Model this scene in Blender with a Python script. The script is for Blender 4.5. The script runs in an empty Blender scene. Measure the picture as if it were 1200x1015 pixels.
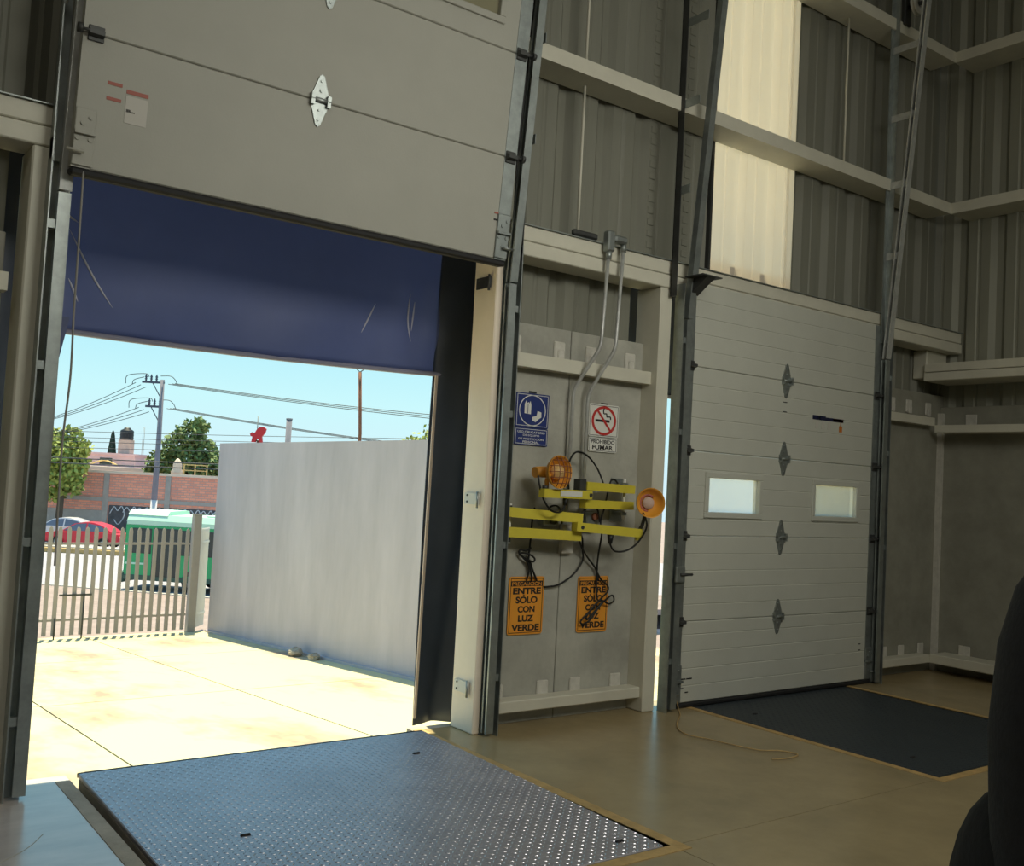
import bpy, bmesh, math, random
from mathutils import Vector, Matrix, Euler
C = bpy.context.scene.collection
random.seed(7)
PI = math.pi

# ------------------------------------------------------------------ camera, world, sun, added fill lights, exposure
cd = bpy.data.cameras.new('camera'); cam = bpy.data.objects.new('camera', cd); C.objects.link(cam)
YAW, PIT, ROL = .6404, .0503, .0534
fwd = Vector((math.sin(YAW)*math.cos(PIT), math.cos(YAW)*math.cos(PIT), math.sin(PIT)))
r0 = Vector((math.cos(YAW), -math.sin(YAW), 0)); u0 = r0.cross(fwd)
rgt = math.cos(ROL)*r0 + math.sin(ROL)*u0; up = -math.sin(ROL)*r0 + math.cos(ROL)*u0
M = Matrix((rgt, up, -fwd)).transposed().to_4x4(); M.translation = Vector((0, -4.941, 1.5301))
cam.matrix_world = M
cd.sensor_fit = 'HORIZONTAL'; cd.sensor_width = 36; cd.lens = 36*1160.395/1200
cd.clip_start = .05; cd.clip_end = 400
bpy.context.scene.camera = cam
vs = bpy.context.scene.view_settings
vs.view_transform = 'Standard'; vs.look = 'None'; vs.gamma = 1; vs.use_curve_mapping = False; vs.exposure = 0.0

def lin(h):
    h = h.lstrip('#'); o = []
    for i in (0, 2, 4):
        v = int(h[i:i+2], 16)/255
        o.append(v/12.92 if v <= .04045 else ((v+.055)/1.055)**2.4)
    return (*o, 1)

w = bpy.data.worlds.new('sky'); bpy.context.scene.world = w; w.use_nodes = True
nt = w.node_tree; nt.nodes.clear()
tc = nt.nodes.new('ShaderNodeTexCoord'); sx = nt.nodes.new('ShaderNodeSeparateXYZ'); rp = nt.nodes.new('ShaderNodeValToRGB')
bg = nt.nodes.new('ShaderNodeBackground'); wo = nt.nodes.new('ShaderNodeOutputWorld')
nt.links.new(tc.outputs['Generated'], sx.inputs[0]); nt.links.new(sx.outputs['Z'], rp.inputs[0])
nt.links.new(rp.outputs[0], bg.inputs[0]); nt.links.new(bg.outputs[0], wo.inputs[0])
el = rp.color_ramp.elements
el[0].position = 0.0; el[0].color = (.68, .90, .97, 1)
el[1].position = 1.0; el[1].color = (.22, .50, .88, 1)
e = el.new(.07); e.color = (.60, .95, .99, 1)
e = el.new(.20); e.color = (.33, .78, .97, 1)
bg.inputs[1].default_value = 1.0

def lamp(name, kind, power, loc, rot, color, **k):
    l = bpy.data.lights.new(name, kind); l.energy = power; l.color = color
    for a, b in k.items(): setattr(l, a, b)
    o = bpy.data.objects.new(name, l); C.objects.link(o); o.location = loc; o.rotation_euler = rot; return o
sun = lamp('sun', 'SUN', 9.0, (20, 30, 40), (0, 0, 0), (1, .92, .60), angle=.009)
sd = Vector((-.09, -.26, -.961)); sun.rotation_euler = sd.to_track_quat('-Z', 'Y').to_euler()
lamp('added_fill_near', 'AREA', 140, (-2.5, -7.0, 8.5), (0, 0, 0), (1, .97, .85), shape='RECTANGLE', size=6, size_y=4)  # unseen fill added for the ambient light of the hall
hb = lamp('added_fill_dock_wall', 'AREA', 54, (3.6, -5.1, 4.2), (0, 0, 0), (1, .98, .86), shape='RECTANGLE', size=3.0, size_y=1.0, spread=math.radians(125))  # unseen fill added and aimed to shape the fall-off along the dock wall
hb.rotation_euler = Vector((.1, 5.1, -1.9)).to_track_quat('-Z', 'Y').to_euler()
lamp('added_fill_far', 'AREA', 34, (5.5, -6.5, 8.7), (0, 0, 0), (1, .95, .82), shape='RECTANGLE', size=4, size_y=8)  # unseen fill added to lift the upper right of the hall

# ------------------------------------------------------------------ materials
def mat(name, col, rough=.6, metal=0., var=.0, scale=6., lo=.32, hi=.68, bump=0., bscale=60., col2=None, spec=.5, stretch=(1, 1, 1), detail=5.):
    m = bpy.data.materials.new(name); m.use_nodes = True
    n = m.node_tree.nodes; L = m.node_tree.links; p = n['Principled BSDF']
    c = lin(col) if isinstance(col, str) else col
    p.inputs['Base Color'].default_value = c; p.inputs['Roughness'].default_value = rough
    p.inputs['Metallic'].default_value = metal; p.inputs['Specular IOR Level'].default_value = spec
    if var or bump or col2:
        t = n.new('ShaderNodeTexCoord'); mp = n.new('ShaderNodeMapping'); mp.inputs['Scale'].default_value = stretch
        L.new(t.outputs['Object'], mp.inputs[0])
    if var or col2:
        z = n.new('ShaderNodeTexNoise'); z.inputs['Scale'].default_value = scale; z.inputs['Detail'].default_value = detail
        z.inputs['Roughness'].default_value = .65
        L.new(mp.outputs[0], z.inputs['Vector'])
        r = n.new('ShaderNodeValToRGB'); L.new(z.outputs['Fac'], r.inputs[0])
        c2 = (lin(col2) if isinstance(col2, str) else col2) if col2 else tuple(x*(1-var) for x in c[:3])+(1,)
        c1 = c if col2 else tuple(min(1, x*(1+var)) for x in c[:3])+(1,)
        r.color_ramp.elements[0].position = lo; r.color_ramp.elements[0].color = c2
        r.color_ramp.elements[1].position = hi; r.color_ramp.elements[1].color = c1
        L.new(r.outputs[0], p.inputs['Base Color'])
    if bump:
        z2 = n.new('ShaderNodeTexNoise'); z2.inputs['Scale'].default_value = bscale; z2.inputs['Detail'].default_value = 4
        L.new(mp.outputs[0], z2.inputs['Vector'])
        b = n.new('ShaderNodeBump'); b.inputs['Strength'].default_value = bump; b.inputs['Distance'].default_value = .01
        L.new(z2.outputs['Fac'], b.inputs['Height']); L.new(b.outputs[0], p.inputs['Normal'])
    return m

MT = {}
def mk(k, *a, **b): MT[k] = mat(k, *a, **b)
mk('concrete_precast', (.40, .395, .345, 1), .85, var=.19, scale=2.6, bump=.15, bscale=40)
mk('concrete_shaded', (.29, .285, .235, 1), .85, var=.14, scale=3.5, bump=.15, bscale=40)  # darker copy of the precast: shade toward the right corner is in the colour
mk('corrugated_side_lit', (.32, .32, .26, 1), .5, metal=.12, var=.08, scale=2.2, stretch=(3, 3, .3))  # lighter than the front sheet: extra light on the side wall is in the colour
mk('concrete_floor', (.36, .285, .155, 1), .27, var=.16, scale=1.6, bump=.02, bscale=25, spec=.55)
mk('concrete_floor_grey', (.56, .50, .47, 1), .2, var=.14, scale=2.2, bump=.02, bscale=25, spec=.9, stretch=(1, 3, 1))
mk('concrete_rough', (.42, .38, .31, 1), .9, var=.2, scale=4, bump=.3, bscale=50)
mk('yard_slab', (.60, .535, .335, 1), .95, col2=(.33, .25, .19, 1), lo=.38, hi=.52, scale=.55, bump=.1, bscale=30, stretch=(1.0, .45, 1))
mk('wall_render', (.44, .40, .44, 1), .95, var=.10, scale=1.3, bump=.1, bscale=30, stretch=(1, 1, .25))
mk('steel_paint', (.63, .61, .51, 1), .5, var=.07, scale=3)
mk('column_daylit', (.92, .81, .67, 1), .5, var=.04, scale=3)  # lighter than the other columns: daylight on the doorway reveal is in the colour
mk('steel_galv', (.34, .37, .36, 1), .42, metal=.75, var=.18, scale=9)
mk('steel_galv_light', (.50, .51, .49, 1), .42, metal=.35, var=.15, scale=14)
mk('steel_dark', (.06, .062, .06, 1), .5, metal=.4, var=.2, scale=9)
mk('corrugated_zinc', (.215, .215, .175, 1), .6, metal=.0, var=.08, scale=2.2, stretch=(3, 3, .3), bump=.04, bscale=15)
mk('door_skin', (.40, .395, .345, 1), .55, var=.04, scale=2.2, bump=.06, bscale=90)
mk('door_skin_grey', (.55, .555, .49, 1), .5, var=.04, scale=2.2, bump=.06, bscale=90)
mk('gasket', (.012, .012, .013, 1), .7)
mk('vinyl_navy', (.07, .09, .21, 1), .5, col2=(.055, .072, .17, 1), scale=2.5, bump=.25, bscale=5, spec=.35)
mk('vinyl_scuff', (.62, .62, .72, 1), .6)
mk('vinyl_hem', (.26, .26, .37, 1), .6)
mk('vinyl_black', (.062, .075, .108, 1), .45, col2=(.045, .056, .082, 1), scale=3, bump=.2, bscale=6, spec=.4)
mk('tread_steel', (.62, .62, .66, 1), .28, metal=.9)
mk('plate_steel_blue', (.50, .485, .53, 1), .46, metal=.45, col2=(.38, .37, .41, 1), scale=2.6, spec=.5)
mk('plate_steel_dark', (.040, .052, .062, 1), .5, metal=.15, col2=(.03, .041, .05, 1), scale=3)
mk('curb_ochre', (.50, .335, .135, 1), .6, var=.2, scale=12)
mk('lamp_yellow', (.66, .56, .055, 1), .45, var=.06, scale=8)
mk('lamp_orange', (.75, .335, .035, 1), .42, var=.06, scale=10)
mk('bulb', (.9, .6, .25, 1), .15)
mk('cable_black', (.006, .007, .007, 1), .5)
mk('wire_dark', (.02, .03, .045, 1), .6)
mk('sign_orange', (.80, .33, .035, 1), .5, var=.04, scale=5)
mk('sign_blue', (.018, .035, .17, 1), .45)
mk('sign_white', (.72, .72, .67, 1), .5)
mk('sign_red', (.50, .03, .025, 1), .5)
mk('sign_black', (.012, .010, .012, 1), .6)
mk('sticker_red', (.40, .12, .09, 1), .6)
mk('sticker_grey', (.55, .53, .48, 1), .6)
mk('sticker_navy', (.012, .014, .05, 1), .5)
mk('sticker_amber', (.55, .17, .02, 1), .5)
mk('patch_plaster', (.58, .56, .50, 1), .85, var=.1, scale=20)
mk('rope_grey', (.30, .29, .27, 1), .8)
mk('gate_paint', (.33, .30, .28, 1), .6, var=.05, scale=4)
mk('fence_paint', (.62, .61, .57, 1), .6)
mk('street_asphalt', (.33, .31, .36, 1), .9, var=.08, scale=.5)
mk('pavement_pink', (.29, .22, .21, 1), .9, var=.14, scale=1.2)
mk('kerb_yellow', (.45, .30, .12, 1), .8)
mk('kerb_white', (.40, .38, .36, 1), .85)
mk('bus_green', (.028, .36, .135, 1), .4)
mk('bus_pale', (.50, .74, .60, 1), .4)
mk('glass_dark', (.035, .045, .045, 1), .15)
mk('tyre', (.015, .015, .016, 1), .8)
mk('bumper_dark', (.05, .10, .075, 1), .6)
mk('car_red', (.60, .022, .045, 1), .3)
mk('car_silver', (.62, .58, .62, 1), .3, metal=.2)
mk('car_glass', (.10, .12, .18, 1), .1)
mk('hub', (.45, .45, .46, 1), .35, metal=.6)
mk('mortar_grey', (.36, .32, .30, 1), .9, var=.1, scale=2)
mk('house_pink', (.62, .42, .46, 1), .9, var=.06, scale=1)
mk('roof_cream', (.70, .56, .46, 1), .9)
mk('tank_black', (.015, .015, .02, 1), .5)
mk('tank_base', (.55, .42, .36, 1), .9, var=.12, scale=3)
mk('leaf_green', (.13, .19, .055, 1), .7, var=.35, scale=1.5)
mk('leaf_yellow', (.30, .34, .07, 1), .7, var=.3, scale=1.5)
mk('leaf_dark', (.02, .045, .03, 1), .8)
mk('bark', (.10, .075, .055, 1), .9)
mk('pole_concrete', (.20, .19, .23, 1), .85, var=.1, scale=3)
mk('pole_white', (.62, .60, .64, 1), .8)
mk('insulator', (.05, .055, .09, 1), .4)
mk('rail_yellow', (.70, .50, .20, 1), .6)
mk('sculpture_red', (.55, .012, .02, 1), .45)
mk('rust', (.25, .09, .045, 1), .8)
mk('paint_dark', (.085, .08, .09, 1), .85, var=.3, scale=3)
mk('paint_pale', (.55, .55, .60, 1), .8)
mk('cloth_charcoal', (.020, .021, .025, 1), .9, var=.15, scale=40, bump=.2, bscale=120)
mk('cloth_black', (.005, .005, .006, 1), .9, bump=.2, bscale=60)
mk('skin', (.30, .17, .11, 1), .6)
mk('hair_dark', (.012, .009, .008, 1), .7)
mk('shoe_leather', (.01, .008, .007, 1), .4)
mk('rock', (.36, .31, .25, 1), .95, var=.2, scale=12, bump=.4, bscale=30)
mk('ceiling_sheet', (.45, .44, .40, 1), .6)

def translucent(name, col, tr, clear=0.):
    m = bpy.data.materials.new(name); m.use_nodes = True; n = m.node_tree.nodes; L = m.node_tree.links; n.clear()
    o = n.new('ShaderNodeOutputMaterial'); d = n.new('ShaderNodeBsdfDiffuse'); t = n.new('ShaderNodeBsdfTranslucent'); x = n.new('ShaderNodeMixShader')
    d.inputs[0].default_value = col; t.inputs[0].default_value = col; x.inputs[0].default_value = tr
    L.new(d.outputs[0], x.inputs[1]); L.new(t.outputs[0], x.inputs[2]); last = x
    if clear:
        g = n.new('ShaderNodeBsdfTransparent'); x2 = n.new('ShaderNodeMixShader'); x2.inputs[0].default_value = clear
        L.new(x.outputs[0], x2.inputs[1]); L.new(g.outputs[0], x2.inputs[2]); last = x2
    L.new(last.outputs[0], o.inputs[0]); MT[name] = m
translucent('fibreglass_sheet', (.93, .87, .78, 1), .55)
translucent('hazy_acrylic', (.9, .9, .84, 1), .65, clear=.60)
translucent('hazy_acrylic_old', (.55, .52, .36, 1), .5, clear=.3)

def brickmat():
    m = bpy.data.materials.new('brick_red'); m.use_nodes = True; n = m.node_tree.nodes; L = m.node_tree.links; p = n['Principled BSDF']
    t = n.new('ShaderNodeTexCoord'); mp = n.new('ShaderNodeMapping'); mp.inputs['Rotation'].default_value = (PI/2, 0, 0)
    b = n.new('ShaderNodeTexBrick'); b.inputs['Color1'].default_value = (.86, .35, .24, 1); b.inputs['Color2'].default_value = (.68, .27, .20, 1)
    b.inputs['Mortar'].default_value = (.42, .30, .27, 1); b.inputs['Scale'].default_value = 1; b.inputs['Mortar Size'].default_value = .018
    b.inputs['Brick Width'].default_value = .40; b.inputs['Row Height'].default_value = .16
    L.new(t.outputs['Object'], mp.inputs[0]); L.new(mp.outputs[0], b.inputs['Vector']); L.new(b.outputs['Color'], p.inputs['Base Color'])
    p.inputs['Roughness'].default_value = .9; MT['brick_red'] = m
brickmat()
def vinyl(name, tr):
    m = MT[name]; n = m.node_tree.nodes; L = m.node_tree.links
    t = n.new('ShaderNodeBsdfTranslucent'); t.inputs[0].default_value = tr; a = n.new('ShaderNodeAddShader')
    L.new(n['Principled BSDF'].outputs[0], a.inputs[0]); L.new(t.outputs[0], a.inputs[1]); L.new(a.outputs[0], n['Material Output'].inputs[0])
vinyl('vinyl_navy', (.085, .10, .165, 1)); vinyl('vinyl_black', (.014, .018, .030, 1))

# ------------------------------------------------------------------ mesh helpers
class MB:
    def __init__(s): s.v = []; s.f = []; s.sm = []
    def add(s, vs, fs, smooth=False):
        o = len(s.v); s.v += [tuple(x) for x in vs]
        for f in fs: s.f.append(tuple(i+o for i in f)); s.sm.append(smooth)
        return s
    def box(s, x0, x1, y0, y1, z0, z1, b=0.):
        if b:
            bm = bmesh.new(); bmesh.ops.create_cube(bm, size=1)
            for q in bm.verts: q.co = Vector(((x0+x1)/2+q.co.x*(x1-x0), (y0+y1)/2+q.co.y*(y1-y0), (z0+z1)/2+q.co.z*(z1-z0)))
            bmesh.ops.bevel(bm, geom=list(bm.edges), offset=b, segments=1, affect='EDGES')
            bm.verts.index_update()
            s.add([q.co for q in bm.verts], [[q.index for q in f.verts] for f in bm.faces]); bm.free(); return s
        return s.add([(x0, y0, z0), (x1, y0, z0), (x1, y1, z0), (x0, y1, z0), (x0, y0, z1), (x1, y0, z1), (x1, y1, z1), (x0, y1, z1)],
                     [(0, 3, 2, 1), (4, 5, 6, 7), (0, 1, 5, 4), (1, 2, 6, 5), (2, 3, 7, 6), (3, 0, 4, 7)])
    def hexa(s, a): # 8 points: bottom 4 ccw, top 4 ccw
        return s.add(a, [(0, 3, 2, 1), (4, 5, 6, 7), (0, 1, 5, 4), (1, 2, 6, 5), (2, 3, 7, 6), (3, 0, 4, 7)])
    def prism(s, poly, ax, a, b):
        # poly in the two other axes (in xyz order), extruded from a to b along ax; poly counter-clockwise as seen from +ax (y: from -y)
        n = len(poly)
        def P(p, t): return {'x': (t, p[0], p[1]), 'y': (p[0], t, p[1]), 'z': (p[0], p[1], t)}[ax]
        vs = [P(p, a) for p in poly]+[P(p, b) for p in poly]
        fs = [(i, (i+1) % n, n+(i+1) % n, n+i) for i in range(n)]+[tuple(range(n-1, -1, -1)), tuple(range(n, 2*n))]
        return s.add(vs, fs)
    def tube(s, pts, r, n=8, closed=False, smooth=True):
        pts = [Vector(p) for p in pts]; N = len(pts); rs = r if isinstance(r, (list, tuple)) else [r]*N
        rings = []; prev = None
        for i, p in enumerate(pts):
            if closed: d = pts[(i+1) % N]-pts[i-1]
            else: d = pts[min(i+1, N-1)]-pts[max(i-1, 0)]
            d = d.normalized() if d.length > 1e-9 else Vector((0, 0, 1))
            if prev is None:
                a = Vector((0, 0, 1)) if abs(d.z) < .9 else Vector((1, 0, 0)); x = d.cross(a).normalized()
            else:
                x = (prev-d*prev.dot(d)); x = x.normalized() if x.length > 1e-6 else d.orthogonal().normalized()
            prev = x; y = d.cross(x)
            rings.append([p+rs[i]*(math.cos(2*PI*k/n)*x+math.sin(2*PI*k/n)*y) for k in range(n)])
        vs = [q for R in rings for q in R]; fs = []
        for i in range(N if closed else N-1):
            j = (i+1) % N
            fs += [(i*n+k, i*n+(k+1) % n, j*n+(k+1) % n, j*n+k) for k in range(n)]
        s.add(vs, fs, smooth)
        if not closed: s.add(rings[0], [tuple(range(n-1, -1, -1))]); s.add(rings[-1], [tuple(range(n))])
        return s
    def lathe(s, prof, n=20, mtx=None, smooth=True):
        mtx = mtx or Matrix(); vs = []; fs = []; m = len(prof)
        for (r, z) in prof:
            for k in range(n): vs.append(mtx @ Vector((r*math.cos(2*PI*k/n), r*math.sin(2*PI*k/n), z)))
        for i in range(m-1):
            for k in range(n): fs.append((i*n+k, i*n+(k+1) % n, (i+1)*n+(k+1) % n, (i+1)*n+k))
        return s.add(vs, fs, smooth)
    def disc(s, c, r, n, nrm, y=None):
        nrm = Vector(nrm).normalized(); a = nrm.orthogonal().normalized(); b = nrm.cross(a); c = Vector(c)
        return s.add([c+r*(math.cos(2*PI*k/n)*a+math.sin(2*PI*k/n)*b) for k in range(n)], [tuple(range(n))])
    def ball(s, c, r, n=10, m=7, sq=(1, 1, 1)):
        prof = [(math.sin(PI*i/m), -math.cos(PI*i/m)) for i in range(m+1)]; vs = []; fs = []
        for (a, z) in prof:
            for k in range(n): vs.append((c[0]+r*sq[0]*a*math.cos(2*PI*k/n), c[1]+r*sq[1]*a*math.sin(2*PI*k/n), c[2]+r*sq[2]*z))
        for i in range(m):
            for k in range(n): fs.append((i*n+k, i*n+(k+1) % n, (i+1)*n+(k+1) % n, (i+1)*n+k))
        return s.add(vs, fs, True)
    def grid(s, fn, nu, nv, smooth=True):
        vs = [fn(i/nu, j/nv) for j in range(nv+1) for i in range(nu+1)]
        return s.add(vs, [(j*(nu+1)+i, j*(nu+1)+i+1, (j+1)*(nu+1)+i+1, (j+1)*(nu+1)+i) for j in range(nv) for i in range(nu)], smooth)
    def build(s, name, m, parent=None, local=False, fix=True):
        me = bpy.data.meshes.new(name); o = Vector((0, 0, 0))
        if parent is not None and not local: o = ORG.get(parent.name, Vector((0, 0, 0)))
        me.from_pydata([Vector(v)-o for v in s.v], [], s.f)
        me.polygons.foreach_set('use_smooth', s.sm)
        me.materials.append(MT[m] if isinstance(m, str) else m)
        if fix:
            bm = bmesh.new(); bm.from_mesh(me); bmesh.ops.remove_doubles(bm, verts=bm.verts, dist=1e-6)
            bmesh.ops.recalc_face_normals(bm, faces=bm.faces); bm.to_mesh(me); bm.free()
        ob = bpy.data.objects.new(name, me); C.objects.link(ob)
        if parent is not None: ob.parent = parent; ORG[ob.name] = o
        return ob
ORG = {}
def tag(o, label=None, cat=None, group=None, kind=None):
    if label: o['label'] = label
    if cat: o['category'] = cat
    if group: o['group'] = group
    if kind: o['kind'] = kind
    return o
def thing(name, loc, label, cat, group=None, kind=None, rot=None):
    o = bpy.data.objects.new(name, None); C.objects.link(o); o.location = loc; o.empty_display_size = .1
    if rot: o.rotation_euler = rot; ORG[o.name] = Vector((0, 0, 0))
    else: ORG[o.name] = Vector(loc)
    return tag(o, label, cat, group, kind)
def inst(src, parent, loc, name=None):
    o = src.copy(); C.objects.link(o); o.parent = parent; o.location = loc
    return o
def spline(pts, n=8, closed=False):
    P = [Vector(p) for p in pts]; N = len(P); out = []
    for i in range(N if closed else N-1):
        if closed: a, b, c, d = P[i-1], P[i], P[(i+1) % N], P[(i+2) % N]
        else: a, b, c, d = P[max(i-1, 0)], P[i], P[i+1], P[min(i+2, N-1)]
        for k in range(n):
            t = k/n; out.append(.5*((2*b)+(c-a)*t+(2*a-5*b+4*c-d)*t*t+(3*b-a-3*c+d)*t**3))
    if not closed: out.append(P[-1])
    return out
def lettering(body, x0, x1, z0, z1, y, m, parent, bold=.03, name='lettering'):
    cu = bpy.data.curves.new('t', 'FONT'); cu.body = body; cu.size = 1; cu.offset = bold; cu.extrude = .01
    ob = bpy.data.objects.new('t', cu); C.objects.link(ob)
    bpy.context.view_layer.update()
    me = bpy.data.meshes.new_from_object(ob.evaluated_get(bpy.context.evaluated_depsgraph_get()))
    bpy.data.objects.remove(ob); bpy.data.curves.remove(cu)
    xs = [v.co.x for v in me.vertices]; ys = [v.co.y for v in me.vertices]
    ax, bx, ay, by = min(xs), max(xs), min(ys), max(ys)
    for v in me.vertices:
        v.co = Vector((x0+(v.co.x-ax)/(bx-ax)*(x1-x0), y-v.co.z*.05, z0+(v.co.y-ay)/(by-ay)*(z1-z0)))
    me.materials.clear(); me.materials.append(MT[m]); me.name = name
    o = bpy.data.objects.new(name, me); C.objects.link(o); o.parent = parent; return o

# ------------------------------------------------------------------ the hall: floor
fl = thing('floor', (0, 0, 0), 'smooth tan concrete warehouse floor around the two leveler pits', 'floor', kind='structure')
FE = .24
def slab(x0, x1, y0, y1): MB().box(x0, x1, y0, y1, -.30, 0).build('floor_slab', 'concrete_floor', fl)
P1 = (1.255, 3.235, -1.905); P2 = (5.39, 7.245, -1.90)
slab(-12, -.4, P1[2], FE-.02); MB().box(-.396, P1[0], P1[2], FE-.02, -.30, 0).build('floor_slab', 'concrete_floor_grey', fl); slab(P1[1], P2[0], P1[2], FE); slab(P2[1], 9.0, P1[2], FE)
J = -6.0
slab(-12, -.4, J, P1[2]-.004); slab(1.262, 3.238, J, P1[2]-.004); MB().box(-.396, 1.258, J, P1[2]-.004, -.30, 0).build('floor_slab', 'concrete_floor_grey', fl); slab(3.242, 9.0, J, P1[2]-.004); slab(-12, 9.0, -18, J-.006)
pit = MB()
for a, b, c in (P1, P2): pit.box(a-.02, b+.02, c-.02, FE, -1.3, -.55)
pit.build('pit_bottom', 'concrete_rough', fl)
cb = 'curb_angle'
MB().box(P1[1], P1[1]+.065, P1[2], FE, -.1, .003).build(cb, 'curb_ochre', fl)
MB().box(P1[0]-.06, P1[1]+.065, P1[2]-.065, P1[2], -.1, .003).build(cb, 'curb_ochre', fl)
MB().box(P1[0]-.065, P1[0]-.0, P1[2], .12, -.1, .003).build(cb, 'concrete_rough', fl)
MB().box(P2[0]-.05, P2[0], P2[2], FE, -.1, .003).build(cb, 'curb_ochre', fl)
MB().box(P2[1], P2[1]+.05, P2[2], FE, -.1, .003).build(cb, 'curb_ochre', fl)
MB().box(P2[0]-.05, P2[1]+.05, P2[2]-.055, P2[2], -.1, .003).build(cb, 'curb_ochre', fl)
for L in ([(.72, -1.35), (.80, -1.15), (1.02, -.95)], [(1.0, -.55), (.9, -.7), (.72, -.85)], [(.62, -1.0), (.8, -1.05)]):
    MB().tube(spline([(x, y, -.001) for x, y in L], 5), .0025, 5).build('floor_crack', 'concrete_rough', fl)
# dock face below the floor, seen from the yard
MB().box(-12, 9.0, FE, FE+.08, -2.0, -.33).build('dock_face', 'concrete_rough', fl)
MB().box(3.25, 5.2, FE, FE+.10, -.3, -.01).build('bumper_ledge', 'concrete_rough', fl)

# ------------------------------------------------------------------ front wall
wf = thing('wall_front', (0, 0, 0), 'warehouse dock wall of precast concrete below corrugated metal sheet', 'wall', kind='structure')
def concrete(x0, x1, m='concrete_precast'): MB().box(x0, x1, .15, .25, 0, 2.57, .004).build('concrete_panel', m, wf)
concrete(-3.2, -.602); concrete(-.598, .80); concrete(3.63, 4.248); concrete(4.254, 4.92); concrete(7.75, 8.9, 'concrete_shaded')
def corr_profile(x0, x1, y=.22, pitch=.36, phase=4.80, d=.045):
    """open trapezoid rib profile along x: list of (x, y) with the ribs standing away from the hall"""
    pts = [(x0, y)]; k = math.floor((x0-phase)/pitch)-1
    while True:
        b = phase+k*pitch; k += 1
        if b > x1: break
        for dx, dy in ((0, 0), (.045, d), (.105, d), (.15, 0), (.235, 0), (.245, .008), (.265, .008), (.275, 0)):
            if x0 < b+dx < x1: pts.append((b+dx, y+dy))
    pts.append((x1, y)); return pts
def sheet(x0, x1, z0, z1, m='corrugated_zinc', name='corrugated_sheet', parent=None, y=.22, tr=None):
    p = corr_profile(x0, x1, y); mb = MB(); vs = []; fs = []
    n = len(p)
    for (x, yy) in p: vs.append((x, yy, z0)); vs.append((x, yy, z1))
    for (x, yy) in p: vs.append((x, yy+.004, z0)); vs.append((x, yy+.004, z1))
    for i in range(n-1):
        a = 2*i; b = 2*n+2*i
        fs += [(a, a+2, a+3, a+1), (b, b+1, b+3, b+2)]
    fs += [(0, 1, 2*n+1, 2*n), (2*n-2, 4*n-2, 4*n-1, 2*n-1)]
    if tr: vs = [tr(v) for v in vs]
    mb.add(vs, fs); return mb.build(name, m, parent or wf, fix=False)
TOP = 9.0
for a, b in ((-3.2, -1.6), (-1.6, 0.0), (0, .9)): sheet(a, b, 3.0, TOP)
for a, b in ((.9, 2.3), (2.3, 3.66), (3.66, 4.70), (4.70, 5.625), (6.60, 7.66), (7.66, 8.92)): sheet(a, b, 3.0, TOP)
sheet(-3.2, .80, 2.5, 3.0); sheet(3.64, 4.835, 2.5, 3.0); sheet(7.75, 8.9, 2.5, 3.0)
for k, b in enumerate((4.80, 5.16)):                      # pressed dimples along two flats, joined: too small to pick apart
    d = MB()
    for i in range(34):
        z = 3.2+i*.085; d.box(b+.165, b+.225, .2135, .222, z, z+.05, .003)
    tag(d.build('dimples', 'corrugated_zinc', wf), kind='stuff')
sk = thing('window_1', (5.62, .2, 3.2), 'tall cream translucent roof sheet let into the metal wall above the closed door', 'skylight', kind='structure')
sheet(5.63, 6.535, 3.1, TOP, 'fibreglass_sheet', 'translucent_sheet', sk)
MB().box(6.535, 6.60, .20, .235, 3.1, TOP).build('edge_strip', 'fibreglass_sheet', sk)
MB().box(5.605, 5.63, .20, .24, 3.1, TOP).build('edge_flashing', 'steel_dark', sk)
def zgirt(x0, x1, z, y0=-.05, y1=.2, h=.10):
    return MB().prism([(y0, z-h), (y1, z-h), (y1, z-h+.012), (y0+.012, z-h+.012), (y0+.012, z-.012), (y1, z-.012), (y1, z), (y0, z)], 'x', x0, x1).build('girt', 'steel_paint', wf)
zgirt(-3.2, 8.57, 4.33); zgirt(-3.2, 8.57, 5.76); zgirt(-3.2, 8.57, 7.2)
def beam(x0, x1, z0, z1, y0, y1=.21): MB().box(x0, x1, y0, y1, z0, z1, .006).build('lintel_beam', 'steel_paint', wf)
beam(-3.2, 8.9, 3.062, 3.158, -.005); beam(-3.2, 8.9, 2.965, 3.056, -.012)
MB().box(-3.2, 8.9, -.02, .21, 3.158, 3.164).build('lintel_cap', 'steel_galv', wf)
def column(x0, x1, z1=2.965): MB().box(x0, x1, -.005, .24, 0, z1, .008).build('column', 'steel_paint', wf)
column(.858, .935); MB().box(3.50, 3.63, -.005, .24, 0, 2.965, .008).build('column', 'column_daylit', wf); column(4.92, 5.035); column(7.625, 7.75); MB().box(8.50, 8.84, .10, .24, 2.70, 2.965, .008).build('column_head', 'steel_paint', wf)
MB().box(8.80, 8.90, .10, .16, 0, 2.40).build('corner_filler', 'patch_plaster', wf)
def strip(x0, x1, z0, z1): MB().prism([(.06, z0), (.15, z0), (.15, z0+.01), (.07, z0+.01), (.07, z1), (.06, z1)], 'x', x0, x1).build('angle_strip', 'steel_paint', wf)
strip(-3.2, .81, 2.285, 2.37); strip(3.64, 4.93, 2.275, 2.362); strip(7.76, 8.60, 2.265, 2.34)
def base(x0, x1): MB().box(x0, x1, .03, .15, .095, .168, .006).build('base_strip', 'steel_paint', wf)
base(-3.2, .81); base(3.63, 4.93); base(7.75, 8.60)
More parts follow.
